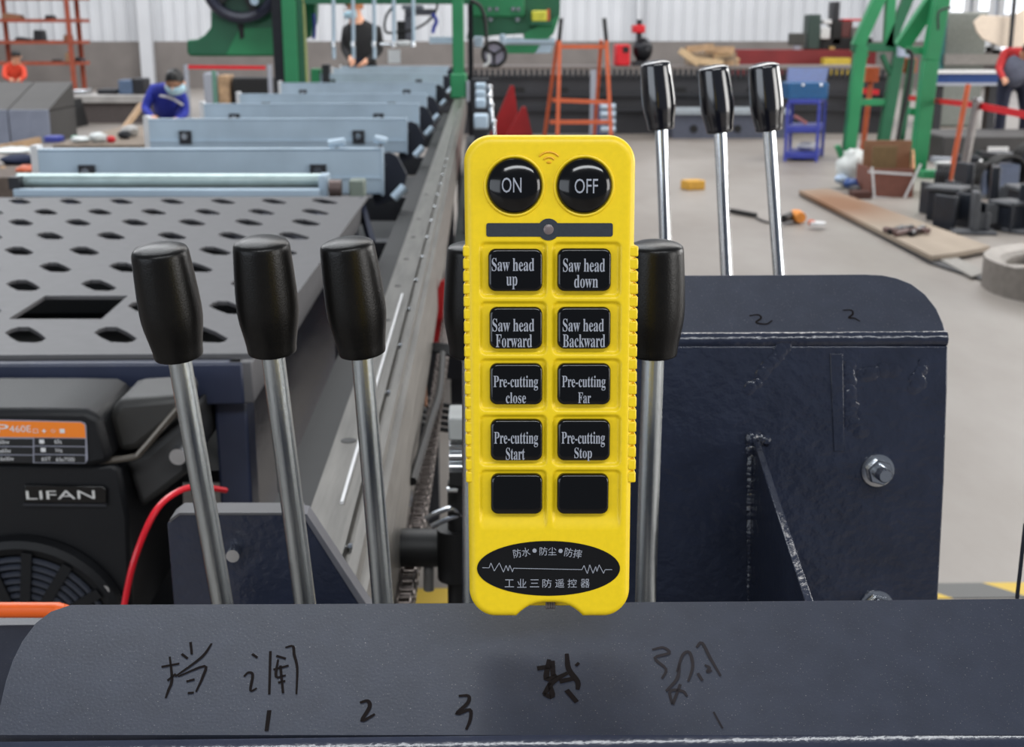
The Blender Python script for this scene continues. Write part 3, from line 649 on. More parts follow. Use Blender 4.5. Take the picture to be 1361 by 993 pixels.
# ================================================================== long rail
RZ = .95; HR = 1.4-RZ
prof = [(-.36, 0), (-.275, 0), (-.272, .010), (-.262, .010), (-.258, .002), (-.248, .002), (-.244, .014), (-.226, .014), (-.222, .004), (-.205, .004), (-.192, -.03), (-.192, -.11), (-.25, -.11), (-.25, -.02), (-.36, -.02)]
y0, y1 = .94, 8.95; xk = lambda c: c*HR*1.03
gr = thing('guide_rail', 'long oily steel guide rail running back to the green post', 'rail', (xk(-.28), y0, 0))
vs = [V((xk(c), y0, RZ+z)) for c, z in prof]+[V((xk(c), y1, RZ+z)) for c, z in prof]; n = len(prof)
part('rail_beam', MB().add(vs, [(i, (i+1) % n, (i+1) % n+n, i+n) for i in range(n)]+[tuple(range(n-1, -1, -1)), tuple(range(n, 2*n))]), RAILM, gr, smooth=0)
for i in range(26):
    Y = 1.06+.25*i; part('rail_bolt', MB().lathe([(.0042, 0), (.0042, .004), (.002, .006)], (xk(-.253), Y, RZ+.002), (0, 0, 1), 10), STEEL, gr)
for Y in (1.38, 2.0, 2.28, 2.56, 2.84, 3.12, 3.6):
    part('rail_hole', MB().lathe([(.009 if Y < 1.5 else .006, 0), (.009 if Y < 1.5 else .006, .0006)], (xk(-.325), Y, RZ), (0, 0, 1), 14), BLACK, gr)
for Y in (1.0, 3.5, 6, 8.7): part('leg', MB().box((xk(-.34), Y, 0), (xk(-.27), Y+.08, RZ-.02)), DARK, gr)
part('scale_strip', MB().box((xk(-.300), 1.18, RZ), (xk(-.293), 2.2, RZ+.003)), WHITE, gr)
# dark machine bed between table and rail
bed = thing('machine_bed', 'dark blue welded machine bed between perforated table and rail', 'machine bed', (-.25, 2, 0))
part('long_beam', MB().box((-.245, 1.2, .74), (-.175, 8.6, .86)), BLACK, bed); part('long_beam', MB().box((-1.45, 3.3, .74), (-1.37, 8.6, .86)), DARK, bed)
for Y in (1.6, 2.3, 3.1, 3.45, 4.4, 5.8, 7.2): part('cross_bar', MB().box((-1.4 if Y > 3.3 else -.27, Y, .76), (-.17, Y+.06, .84)), DARK, bed)
for Y in (3.4, 6, 8.4): part('leg', MB().box((-1.45, Y, 0), (-1.37, Y+.08, .74)), DARK, bed)
for Y in (1.3, 4, 6.5, 8.4): part('leg', MB().box((-.25, Y, 0), (-.19, Y+.08, .74)), DARK, bed)
part('outer_beam', MB().box((-.088, 3.1, .55), (-.03, 8.5, .72)), SHAFT, bed)
for Y in (3.2, 5.8, 8.3): part('leg', MB().box((-.08, Y, 0), (-.03, Y+.08, .55)), SHAFT, bed)
for Y in (3.6, 4.4, 5.2, 6.1, 7.0): part('clevis', MB().box((-.06, Y, .72), (-.02, Y+.05, .80)), DARK, bed)
part('added_dark_sheet', MB().box((-1.37, 3.4, .45), (-.26, 8.5, .46)), BLACK, bed)  # black sheet added to keep the floor between beams and rail dark
# roller chain
ch = thing('roller_chain', 'dark steel roller chain running alongside the long rail', 'chain', (-.08, 1.2, 0))
CHM = mat('oily_chain_steel', (98, 90, 86), .35, .7, var=.3, scale=60)
ZC = .82; cm1 = MB(); cm2 = MB()
for sx, m_ in ((.0095, cm1), (.0068, cm2)):
    for s in (-1, 1):
        f_ = Frame(V((s*sx, 0, 0)), V((0, 1, 0)), V((1, 0, 0)))
        oval = [(math.cos(t)*.0075+(.011 if math.cos(t) > 0 else -.011), math.sin(t)*.0085) for t in [2*math.pi*i/14 for i in range(14)]]
        m_.prism(oval, f_, -.001, .001)
cm2.cyl((-.0068, -.011, 0), (.0068, -.011, 0), .006, seg=10); cm2.cyl((-.0068, .011, 0), (.0068, .011, 0), .006, seg=10); cm1.cyl((-.0115, -.011, 0), (.0115, -.011, 0), .0025, seg=8); cm1.cyl((-.0115, .011, 0), (.0115, .011, 0), .0025, seg=8)
A = at_z(536, 812, ZC); B = at_z(600, 385, ZC); L = (B-A).length; dr = (B-A).normalized(); nlk = int(L/.022)
me1 = me2 = None
for i in range(nlk):
    p = A+dr*(.022*i)-V((0, 0, .02*math.sin(math.pi*i/nlk)))
    src = (me1, me2)[i % 2]
    if src is None:
        o = part('chain_link', (cm1, cm2)[i % 2], CHM, ch, local=True, smooth=40)
        if i % 2: me2 = o
        else: me1 = o
    else: o = src.copy(); COL.objects.link(o); o.parent = ch
    o.matrix_basis = wm(ch).inverted() @ Matrix.Translation(p) @ dr.to_track_quat('Y', 'Z').to_matrix().to_4x4()
# cables beside chain
def cable(name, pts, r, m_, label, Yd=None):
    return solo(name, MB().tube([at_y(*p) for p in pts], r, 7), m_, label, 'cable')
cable('hose', [(548, 640, 1.5), (560, 600, 1.6), (572, 560, 1.8), (584, 520, 2.0), (588, 470, 2.2)], .006, BLACK, 'black hose running up between rail and chain')
cable('hose', [(530, 690, 1.5), (536, 655, 1.55), (545, 668, 1.6), (541, 610, 1.7), (548, 560, 1.9), (556, 500, 2.1)], .004, PALE, 'pale grey wire looping beside the rail')
cable('hose', [(560, 468, 2.0), (564, 500, 2.0), (566, 540, 2.0)], .003, mat('brown_wire', (150, 106, 80), .6), 'thin brown wire hanging beside the chain')
for i in range(5):
    mb = MB(); mb.ring(at_y(592-i*2, 500+i*5, 2.3), (.3, 1, .5), .075+.006*i, .005, 30, 6); solo('hose_coil', mb, BLACK, ('black hose coil loop behind the remote edge', 'second black hose loop beside the chain', 'third black hose loop beside the chain', 'fourth black hose loop beside the chain', 'lowest black hose loop beside the chain')[i], 'hose', group='coiled hoses beside the chain')
# hydraulic fitting left of the remote
hv = thing('hydraulic_valve', 'silver hydraulic valve with black pipe standing left of the remote', 'valve', at_y(603, 810, 1.25))
pb(596, 556, 622, 586, 1.25, .05); part('valve_block', pb(596, 556, 624, 586, 1.25, .05), mat('pale_valve', (150, 152, 150), .5), hv, bevel=.002)
for i, y in enumerate((588, 602, 616)): part('coil', MB().cyl(at_y(597, y+5, 1.27), at_y(624, y+5, 1.27), .0055, seg=14), STEEL, hv)
part('coil_cap', pb(597, 628, 624, 645, 1.25, .04), BLACK, hv); part('screw', MB().cyl(at_y(594, 651, 1.25), at_y(608, 651, 1.25), .003, seg=8), STEEL, hv)
part('vertical_pipe', MB().cyl(at_y(611, 640, 1.28), at_y(611, 840, 1.28), .013), BLACK, hv); part('pipe_boss', MB().cyl(at_y(604, 702, 1.28), at_y(605, 768, 1.28), .019), BLACK, hv)
part('horizontal_pipe', MB().cyl(at_y(525, 728, 1.3), at_y(606, 728, 1.3), .021), BLACK, hv); part('stem', MB().cyl(at_y(570, 750, 1.3), at_y(570, 784, 1.3), .006), mat('grey_stem', (110, 108, 106), .5), hv)
part('hose_ring', MB().tube([at_y(*p, 1.27) for p in ((566, 690), (580, 682), (600, 676), (612, 684), (590, 692), (574, 700))], .003, 8), STEEL, hv)
part('stand', MB().cyl((at_y(611, 840, 1.28).x, 1.28, 0), at_y(611, 838, 1.28), .013), BLACK, hv)

# ================================================================== conveyor beams
BT = 1.05
def beam(Y, label):
    kx = lambda c: c*.35*1.03
    x0, x1 = kx(-3.67), kx(-.83); t = thing('cross_beam', label, 'beam', ((x0+x1)/2, Y, BT-.135), 'galvanised cross beams of the log conveyor')
    part('channel', MB().box((x0, Y, BT-.135), (x1, Y+.006, BT)).box((x0, Y, BT-.006), (x1, Y+.05, BT)).box((x0, Y, BT-.135), (x1, Y+.05, BT-.129)), GALV, t)
    part('end_plate', MB().box((x1, Y-.003, BT-.14), (x1+.006, Y+.05, BT+.002)), GALV, t); part('end_plate', MB().box((x0-.02, Y-.004, BT-.135), (x0, Y+.05, BT+.012)), WHITE, t)
    part('lower_rib', MB().box((x0, Y-.006, BT-.09), (x1, Y, BT-.084)), GALV, t)
    for px in (118, 424):
        c = at_y(px, 198, 3.93); b_ = part('clamp_bracket', MB().box((c.x-.024, Y-.012, BT-.098), (c.x+.024, Y-.001, BT-.045)), DARK, t)
        part('clamp_bolt', MB().cyl((c.x, Y-.026, BT-.066), (c.x, Y-.012, BT-.066), .013, seg=14), STEEL, b_)
    f_ = Frame(V((0, Y+.055, 0)), V((1, 0, 0)), V((0, -1, 0)))
    poly = [(505,205),(517,202),(528,208),(541,232),(538,245),(528,262),(515,268),(500,275),(494,262),(500,240)]
    pw = [at_y(*p, 3.95) for p in poly]; part('side_arm', MB().prism([(p.x, p.z) for p in pw], f_, -.02, .0), mat('blue_black_arm', (26, 30, 42), .4, var=.1), t, bevel=.002)
    a = at_y(524, 262, 3.9); c = at_y(538, 247, 3.9); dY = Y-3.9
    part('pivot_pin', MB().cyl(a+V((0, dY-.03, 0)), c+V((0, dY-.02, 0)), .014, seg=16), GALV, t)
    part('pin_nut', MB().cyl((at_y(511, 222, 3.93).x, Y+.02, BT-.05), (at_y(511, 222, 3.93).x, Y+.055, BT-.05), .006, seg=8), STEEL, t)
    return t
yb = [at_z(500, y, BT).y for y in (198, 158, 138, 125, 110, 98, 91, 88)]
bl = ['nearest galvanised cross beam of the log conveyor', 'second nearest galvanised cross beam, right in front of the blue worker', 'third nearest galvanised cross beam of the conveyor', 'fourth nearest galvanised cross beam of the conveyor', 'fifth nearest galvanised cross beam of the conveyor', 'sixth nearest galvanised cross beam, behind the fifth', 'seventh galvanised cross beam, near the left green post', 'farthest galvanised cross beam, in front of the masked person']
b0 = beam(yb[0], bl[0])
for Y, l in zip(yb[1:], bl[1:]): o = copy_tree(b0, None, l); move(o, (0, Y-yb[0], 0))
for (x0, y0_, x1, y1_, lb_) in ((437, 191, 458, 188, 'small bright roller mounted on nearest cross beam'), (498, 184, 514, 188, 'small bright roller beside the end of nearest cross beam')):
    a = at_y(x0, y0_, yb[0]+.03); c = at_y(x1, y1_, yb[0]+.03); t = thing('small_roller', lb_, 'roller', a); part('roller_barrel', MB().cyl(a, c, .012, seg=14), GALV, t); q = (a+c)/2; part('roller_stem', MB().box((q.x-.006, q.y-.006, BT), (q.x+.006, q.y+.006, q.z)), STEEL, t)
rl = thing('conveyor_roller', 'long galvanised roller at the back edge of the perforated table', 'roller', (-.8, 3.3, .9))
a = at_y(24, 240, 3.3); c = at_y(428, 240, 3.3)
part('roller_tube', MB().cyl(a, c, .018, seg=20), mat('greenish_galvanised', (168, 184, 182), .35, .5), rl)
a = at_y(20, 256, 3.25); c = at_y(426, 256, 3.25); part('lower_bar', MB().bar(a, c, .03, .019), GALV, rl, bevel=.002)
part('end_bracket', pb(424, 234, 434, 262, 3.25, .08), GALV, rl); part('end_bracket', pb(12, 236, 24, 252, 3.25, .08), DARK, rl)
part('sprocket', MB().cyl(at_y(438, 250, 3.25), at_y(454, 250, 3.25), .022, seg=12), mat('rusty_sprocket', (98, 84, 80), .5, .5), rl)
part('bearing_block', pb(464, 240, 484, 263, 3.25, .06), mat('grey_green_block', (112, 122, 112), .5), rl, bevel=.004)
part('stand', MB().box((a.x, 3.26, .5), (a.x+.04, 3.3, a.z)).box((c.x-.04, 3.26, .5), (c.x, 3.3, c.z)).box((a.x, 3.26, .48), (c.x, 3.3, .5)), DARK, rl)

# ================================================================== valve stack and red arms beyond the rail
vk = thing('valve_stack', 'stack of silver hydraulic valves with ball-ended handles beyond the rail', 'valve', at_y(642, 200, 5.2))
for i, (y0_, y1_) in enumerate(((111, 119), (121, 131), (132, 144), (153, 171))): part('valve_body', pb(632+(-2 if i == 3 else 0), y0_, 646+(3 if i > 2 else 0), y1_, 5.4-.2*i, .12), GALV, vk, bevel=.006)
for i, (x, y) in enumerate(((651, 116), (651, 128), (653, 139), (656, 162))): part('handle', MB().tube([at_y(x, y, 5.3-.15*i), at_y(x+1, y+20, 5.3-.15*i)], .006, 6, 0).blob(at_y(x, y, 5.3-.15*i), .011), STEEL, vk)
part('column', MB().box((at_y(630, 172, 5.0).x, 5.0, 0), at_y(648, 172, 5.0)+V((0, .3, 0))), DARK, vk)
part('column', pb(628, 105, 650, 172, 5.6, .1), DARK, vk)
for (tx, ty, bx0, bx1, Y, lb_) in ((680, 114, 655, 690, 6.5, 'dark red pointed steel arm, the taller of two'), (696, 142, 676, 706, 6.3, 'dark red pointed steel arm, the shorter in front')):
    f_ = Frame(V((0, Y, 0)), V((1, 0, 0)), V((0, -1, 0))); P = [at_y(tx-2, ty, Y), at_y(tx+3, ty, Y), at_y(bx1+3, 185, Y), at_y(bx0-6, 185, Y)]
    P = P[:3]+[V((P[2].x, 0, 0)), V((P[3].x, 0, 0))]+P[3:]
    solo('turner_arm', MB().prism([(p.x, p.z) for p in P], f_, -.03, .0), DRED, lb_, 'machine arm')
    # red arm seen by the near rail end
solo('lower_red_arm', MB().prism([(p.x, p.z) for p in [at_y(*q, 2.6) for q in ((585, 375), (592, 372), (586, 458), (564, 462), (566, 440))]], Frame(V((0, 2.6, 0)), V((1, 0, 0)), V((0, -1, 0))), -.02, 0), DRED, 'dark red steel arm tucked between rail and chain', 'machine arm')

# ================================================================== green saw gantry
GY = 9.2
ga = thing('sawmill_gantry', 'green band saw gantry with two posts and big wheel over the conveyor', 'machine', (at_y(500, 100, GY).x, GY, 0))
a = at_y(378, 108, GY); c = at_y(393, 0, GY); part('post', MB().box((a.x, GY, .0), (c.x, GY+.12, 2.4)), GREEN, ga, bevel=.008)
a2 = at_y(393, 108, GY); c2 = at_y(402, 0, GY); part('post_flange', MB().box((a2.x, GY+.02, 0), (c2.x, GY+.1, 2.4)), GREEND, ga); part('edge_strip', MB().box((c2.x, GY+.0, .9), (c2.x+.012, GY+.05, 2.4)), mat('faded_yellow_green', (150, 160, 96), .5), ga)
a = at_y(602, 130, 8.7); c = at_y(616, 0, 8.7); part('post', MB().box((a.x, 8.7, at_y(602, 128, 8.7).z), (c.x, 8.82, 2.4)), GREEN, ga, bevel=.008)
part('post_foot', pb(599, 98, 620, 131, 8.66, .2), GREEN, ga, bevel=.01); part('foot_strip', pb(620, 108, 624, 135, 8.64, .1), PALE, ga)
part('cross_member', MB().box((at_y(404, 5, GY).x, GY, at_y(404, 5, GY).z), (at_y(625, 5, GY).x, GY+.15, 2.0)), GREEND, ga)
gfm = Frame(V((0, GY+.3, 0)), V((1, 0, 0)), V((0, -1, 0)))
def gp(l, Y=GY+.3): return [(lambda p: (p.x, p.z))(at_y(*q, Y)) for q in l]
part('saw_body', MB().prism(gp([(248, 53), (262, 52), (272, 46), (280, 36), (280, -40), (382, -40), (382, 75), (252, 75), (248, 70)]), gfm, -.4, 0), GREEND, ga, bevel=.02)
part('body_face', MB().prism(gp([(318, 38), (382, 36), (382, 73), (300, 73)]), gfm, 0, .01), GREEN, ga, bevel=.006); part('body_slot', MB().prism(gp([(316, 32), (324, 32), (325, 50), (320, 53)]), gfm, 0, .015), BLACK, ga)
wc_ = at_y(320, -24, GY+.2); wr = (wc_-at_y(320, 24, GY+.2)).length
wh = part('saw_wheel', MB().ring(wc_, (0, 1, 0), wr, .042, 48, 8, 1.4), mat('blue_black_tyre', (44, 46, 62), .4), ga)
part('wheel_disc', MB().cyl(wc_+V((0, .02, 0)), wc_+V((0, .07, 0)), wr-.03, seg=40), mat('deep_green_paint', (16, 60, 42), .5), wh)  # disc in a deeper green than the saw body
for i in range(5):
    t = 2*math.pi*i/5-math.pi/2+.4; part('spoke', MB().bar(wc_, wc_+V((math.cos(t), 0, math.sin(t)))*wr, .05, .03, V((0, 1, 0))), BLACK, wh)
part('hub', MB().cyl(wc_-V((0, .05, 0)), wc_+V((0, .03, 0)), .06, seg=20), STEEL, wh)
part('lug', MB().cyl(at_y(338, 1, GY+.05), at_y(338, 1, GY+.15), .03, seg=14), GALV, ga)
part('dark_column', MB().box((at_y(365, 105, GY+.1).x, GY+.1, 0), (at_y(374, 0, GY+.1).x, GY+.15, 2.4)), SHAFT, ga)
part('left_skirt', MB().prism(gp([(404, -20), (420, -20), (418, 28), (412, 48), (404, 52)]), gfm, -.2, 0), GREEND, ga)
part('cable_tail', MB().tube([at_y(*p, GY+.2) for p in ((417, 18), (418, 38), (417, 52))], .012, 7), BLUE2, ga)
for x in (443, 469, 497, 523, 549):
    part('guide_rod', MB().tube([at_y(x, -20, 8.9), at_y(x+1, (78 if x < 510 else 60), 8.9)], .0125, 8, 0), GALV, ga)
    part('rod_collar', MB().cyl(at_y(x, 55, 8.9), at_y(x, 62, 8.9), .018, seg=10), STEEL, ga)
HEADG = mat('grey_motor_housing', (92, 92, 100), .5, var=.1)
part('motor_bracket', pb(534, 7, 562, 12, 9.3, .2), PALE, ga); part('motor_housing', pb(538, 12, 578, 20, 9.3, .25), HEADG, ga, bevel=.01); part('motor_column', pb(538, 20, 548, 54, 9.3, .2), HEADG, ga, bevel=.01); part('motor_side', pb(528, 28, 538, 54, 9.3, .15), BLACK, ga)
part('blade_guide', MB().cyl(at_y(505, 59, 9.2), at_y(550, 60, 9.2), .012), STEEL, ga); part('guide_cap', MB().blob(at_y(538, 58, 9.2), .05, (1.3, .8, .45)), WHITE, ga)
part('white_tag', pb(516, 66, 532, 84, 9.2, .02), WHITE, ga)
part('air_hose', MB().tube([at_y(*p, 9.25) for p in ((523, 8), (514, 20), (511, 34), (514, 43), (525, 43), (552, 38), (570, 27), (580, 12), (581, 2))], .009, 7), BLACK, ga); part('blue_hose', MB().tube([at_y(*p, 9.2) for p in ((575, 18), (580, 28), (577, 36), (575, 44))], .014, 7), BLUE2, ga)
part('rail_arm', pb(571, 49, 602, 58, 9.3, .08), GALV, ga)
gf2 = 9.6; g2f = Frame(V((0, gf2, 0)), V((1, 0, 0)), V((0, -1, 0)))
part('right_body', MB().prism(gp([(625, -40), (697, -40), (697, 22), (625, 22)], gf2), g2f, -.3, .04), GREEN, ga, bevel=.01)
part('right_lower_body', MB().prism(gp([(625, 22), (697, 22), (697, 45), (660, 47), (620, 52)], gf2), g2f, -.3, 0), GREEND, ga)
part('right_hood', MB().prism(gp([(697, -40), (746, -40), (744, 20), (728, 50), (697, 50)], gf2), g2f, -.3, .0), GREEND, ga); part('hood_edge', MB().prism(gp([(697, 44), (744, 20), (736, 44), (728, 52), (697, 52)], gf2), g2f, 0, .02), GREEN, ga)
for x, y in ((651, 12), (660, 12), (682, 12), (689, 12), (652, 26), (688, 26)): part('bolt_head', MB().cyl(at_y(x, y, gf2-.07), at_y(x, y, gf2-.04), .016, seg=10), STEEL, ga)
part('steel_shaft', MB().cyl(at_y(664, 55, gf2), at_y(738, 55, gf2), .024, seg=14), GALV, ga); part('shaft_block', pb(630, 48, 642, 63, gf2-.05, .1), GALV, ga, bevel=.01); part('shaft_block', pb(664, 45, 672, 60, gf2-.05, .1), GALV, ga, bevel=.01)
part('lower_wedge', MB().prism(gp([(670, 60), (718, 60), (710, 71), (674, 71)], gf2), g2f, -.1, 0), GREEN, ga); part('pale_wedge', MB().prism(gp([(718, 60), (736, 58), (732, 70), (711, 71)], gf2), g2f, -.1, 0), GALV, ga)
hc = at_y(657, 72, 9.2); hw_ = part('handwheel', MB().ring(hc, (.15, 1, 0), .082, .012, 36, 8), BLACK, ga)
for t in (.5, 2.6, 4.7): part('wheel_spoke', MB().bar(hc, hc+V((math.cos(t), 0, math.sin(t)))*.08, .016, .016, V((0, 1, 0))), BLACK, hw_)
part('wheel_web', MB().cyl(hc+V((0, .01, 0)), hc+V((0, .016, 0)), .074, seg=28), mat('pale_lilac_web', (158, 152, 168), .5), hw_); part('crank_handle', MB().tube([at_y(649, 72, 9.1), at_y(650, 82, 9.1), at_y(643, 88, 9.1)], .01, 7), WHITE, hw_)
part('black_column', MB().box((at_y(622, 60, 9.4).x, 9.4, .0), (at_y(629, 60, 9.4).x, 9.46, 2.3)), SHAFT, ga); part('air_hose', MB().tube([at_y(*p, 9.15) for p in ((625, 0), (638, 8), (644, 24), (646, 45), (648, 70))], .013, 7), BLACK, ga)
wlp = part('warning_lamp_box', pb(707, 14, 727, 29, 9.5, .1), mat('lime_yellow', (214, 208, 66), .4), ga, bevel=.01); part('lamp_side', pb(727, 12, 731, 29, 9.52, .08), ORANGE, wlp); part('box_base', pb(704, 28, 734, 33, 9.5, .1), GREEND, wlp)
# ================================================================== people
def person(name, label, J, cols, group=None, hair=None, mask=None, hip_r=.13):
    """J: joint name -> world position; one continuous skinned surface with coloured regions"""
    shirt, trouser, shoe = cols
    names = list(J); idx = {}; vs = []; es = []; rad = []
    R = dict(pelvis=.125, waist=.13, chest=.155, neck=.055, skull=.078, crown=.062, sl=.062, sr=.062, el=.045, er=.045, wl=.028, wr=.028, hl=.10, hr=.10, kl=.065, kr=.065, al=.045, ar=.045, tl=.035, tr=.035)
    for n_ in names: idx[n_] = len(vs); vs.append(J[n_]); rad.append(R[n_])
    for a, c in (('pelvis','waist'),('waist','chest'),('chest','neck'),('neck','skull'),('skull','crown'),('chest','sl'),('chest','sr'),('sl','el'),('sr','er'),('el','wl'),('er','wr'),('pelvis','hl'),('pelvis','hr'),('hl','kl'),('hr','kr'),('kl','al'),('kr','ar'),('al','tl'),('ar','tr')):
        es.append((idx[a], idx[c]))
    for s in 'lr':
        wv_ = J['w'+s]; d = (wv_-J['e'+s]).normalized(); sd = d.orthogonal().normalized(); palm = wv_+d*.05; pi = len(vs); vs.append(palm); rad.append(.028); es.append((idx['w'+s], pi))
        for k in range(5):
            o = sd*(.016*(k-1.5)) if k < 4 else sd*-.035
            L_ = (.07, .085, .08, .06, .03)[k]; q1 = palm+o+d*(.03 if k < 4 else .0); q2 = q1+d*L_*.6+sd.cross(d)*.015
            vs += [q1, q2]; rad += [.010, .008]; es += [(pi, len(vs)-2), (len(vs)-2, len(vs)-1)]
    root = thing(name, label, 'person', (J['pelvis'].x, J['pelvis'].y, 0), group)
    me = bpy.data.meshes.new('body'); me.from_pydata(vs, es, []); o = bpy.data.objects.new('body', me); COL.objects.link(o)
    o.modifiers.new('skin', 'SKIN').use_smooth_shade = True
    if not me.skin_vertices:
        bm = bmesh.new(); bm.from_mesh(me); bm.verts.layers.skin.verify(); bm.to_mesh(me); bm.free()
    for i, r in enumerate(rad):
        sv = me.skin_vertices[0].data[i]; sv.radius = (r, r); sv.use_root = (i == idx['pelvis'])
    ss = o.modifiers.new('sub', 'SUBSURF'); ss.levels = 1; ss.render_levels = 1
    dg = bpy.context.evaluated_depsgraph_get(); dg.update(); m2 = bpy.data.meshes.new_from_object(o.evaluated_get(dg)); bpy.data.objects.remove(o)
    inv = wm(root).inverted(); m2.transform(inv); m2.materials.clear()
    for x in (SKIN, shirt, trouser, shoe): m2.materials.append(x)
    seg = [('pelvis','waist',2),('waist','chest',1),('chest','neck',1),('neck','skull',0),('skull','crown',0),('sl','el',1),('sr','er',1),('el','wl',1),('er','wr',1),('hl','kl',2),('hr','kr',2),('kl','al',2),('kr','ar',2),('al','tl',3),('ar','tr',3)]
    W = wm(root)
    def dist(p, a, b): ab = b-a; t = max(0, min(1, (p-a).dot(ab)/ab.length_squared)); return (p-(a+ab*t)).length
    for pg in m2.polygons:
        p = W @ pg.center; best = min(seg, key=lambda s: dist(p, J[s[0]], J[s[1]])); k = best[2]
        for s in 'lr':
            if (p-J['w'+s]).length < .16 and (p-J['w'+s]).dot((J['w'+s]-J['e'+s]).normalized()) > .0: k = 0
        pg.material_index = k; pg.use_smooth = True
    ob = bpy.data.objects.new('body', m2); COL.objects.link(ob); ob.parent = root
    return root
def head_bits(root, skull, face, hairm, hc=1.0, maskm=None):
    """hair cap, ears, nose, eyes and mask on a head facing direction `face`"""
    f_ = face.normalized(); up = V((0, 0, 1)); sd = f_.cross(up).normalized(); up = sd.cross(f_)
    hm = MB()
    cen = skull - f_*.012 + up*.03; vs = []; fs = []; seg = 18; rg = 8
    for i in range(rg+1):
        a = math.radians(105)*i/rg
        for j in range(seg):
            t = 2*math.pi*j/seg; fr_ = math.cos(t); aa = a*(1-.38*max(0, fr_)); q = up*math.cos(aa)*.1+(f_*fr_*.094+sd*math.sin(t)*.08)*math.sin(aa); vs.append(cen+q)
    for i in range(rg):
        for j in range(seg): fs.append((i*seg+j, (i+1)*seg+j, (i+1)*seg+(j+1) % seg, i*seg+(j+1) % seg))
    part('hair', hm.add(vs, fs), hairm, root)
    fm = MB().blob(skull+f_*.086-up*.002, .016, (1, 1, 1.3), 8, 6)
    for s in (-1, 1): fm.blob(skull+sd*s*.08, .019, (.6, 1, 1.3), 8, 6)
    part('face_feature', fm, SKIN, root)
    em = MB()
    for s in (-1, 1): em.blob(skull+f_*.078+sd*s*.03+up*.018, .009, (1, 1, .7), 8, 6)
    part('eyes', em, BLACK, root)
    if maskm:
        mm = MB(); vs = []; fs = []
        for i in range(6):
            for j in range(9):
                t = math.radians(-80+160*j/8); z = .01-.075*i/5; rr_ = .084+.01*math.sin(math.pi*i/5); vs.append(skull+f_*math.cos(t)*(rr_+.012)+sd*math.sin(t)*rr_+up*z)
        for i in range(5):
            for j in range(8): a = i*9+j; fs.append((a, a+1, a+10, a+9))
        o = part('face_mask', mm.add(vs, fs), maskm, root); md = o.modifiers.new('thick', 'SOLIDIFY'); md.thickness = .004
MASK = mat('pale_blue_mask', (176, 208, 222), .8, var=.05); HAIR = mat('black_hair', (14, 13, 13), .5, var=.2, scale=200); HAIRB = mat('ginger_brown_hair', (150, 92, 48), .6, var=.3, scale=150)
NAVYCL = mat('royal_blue_overalls', (38, 50, 150), .85, var=.15, scale=10); BLKCL = mat('black_jacket', (20, 20, 22), .85, var=.2, scale=8); TRO = mat('dark_navy_trousers', (30, 34, 54), .85, var=.2); SHOE = mat('dark_shoe', (24, 22, 22), .6)
# crouching worker in blue, behind the conveyor on the left
wy = 12.0; p = lambda x, y, dy=0: at_y(x, y, wy+dy)
sk_ = p(233, 111, -.45)
Jb = dict(pelvis=V((p(222, 0).x, wy+.1, .42)), waist=p(223, 150, .0), chest=p(222, 128, -.18), neck=p(229, 117, -.33), skull=sk_, crown=sk_+V((.01, -.03, .075)), sl=p(204, 119, -.15), sr=p(243, 128, -.15), el=p(192, 145, -.2), er=p(246, 151, -.2), wl=p(203, 157, -.45), wr=p(233, 160, -.45),
          hl=V((p(212, 0).x, wy, .40)), hr=V((p(236, 0).x, wy, .40)), kl=V((p(205, 0).x, wy-.42, .5)), kr=V((p(246, 0).x, wy-.42, .5)), al=V((p(208, 0).x, wy-.12, .09)), ar=V((p(243, 0).x, wy-.12, .09)), tl=V((p(208, 0).x, wy-.32, .04)), tr=V((p(243, 0).x, wy-.32, .04)))
# pixel columns of hips etc are measured at eye level, so shift them onto the figure
pr_ = person('person', 'person in blue overalls and face mask crouching over the conveyor', Jb, (NAVYCL, TRO, SHOE)); head_bits(pr_, sk_, V((-.12, -.9, -.5)), HAIR, maskm=MASK)
st_ = MB(); 
for i in range(10): 
    t = i/9
    if i < 9: st_.bar(p(212+(243-212)*t, 127+13*t-3*math.sin(math.pi*t), -.34), p(212+(243-212)*(t+.111), 127+13*(t+.111)-3*math.sin(math.pi*(t+.111)), -.34), .02, .012, V((0, 1, 0)))
part('reflective_stripe', st_, WHITE, pr_)
# standing person in black behind the conveyor
wy = 12.9; p = lambda x, y, dy=0: at_y(x, y, wy+dy)
sk_ = p(470, 14); fx = p(481, 60).x
Jb = dict(pelvis=V((fx, wy, .95)), waist=V((fx, wy, 1.08)), chest=p(480, 48), neck=p(474, 28), skull=sk_, crown=sk_+V((0, 0, .08)), sl=p(460, 41, .02), sr=p(502, 41, .0), el=p(458, 66, -.02), er=p(505, 68, .0), wl=p(466, 80, -.22), wr=p(486, 82, -.2),
          hl=V((fx-.1, wy, .9)), hr=V((fx+.1, wy, .9)), kl=V((fx-.11, wy-.02, .5)), kr=V((fx+.11, wy-.02, .5)), al=V((fx-.11, wy, .09)), ar=V((fx+.11, wy, .09)), tl=V((fx-.12, wy-.16, .04)), tr=V((fx+.12, wy-.16, .04)))
pr_ = person('person', 'person in black jacket and pale mask standing behind the conveyor', Jb, (BLKCL, TRO, SHOE)); head_bits(pr_, sk_, V((-.85, -.5, -.15)), HAIRB, maskm=MASK)
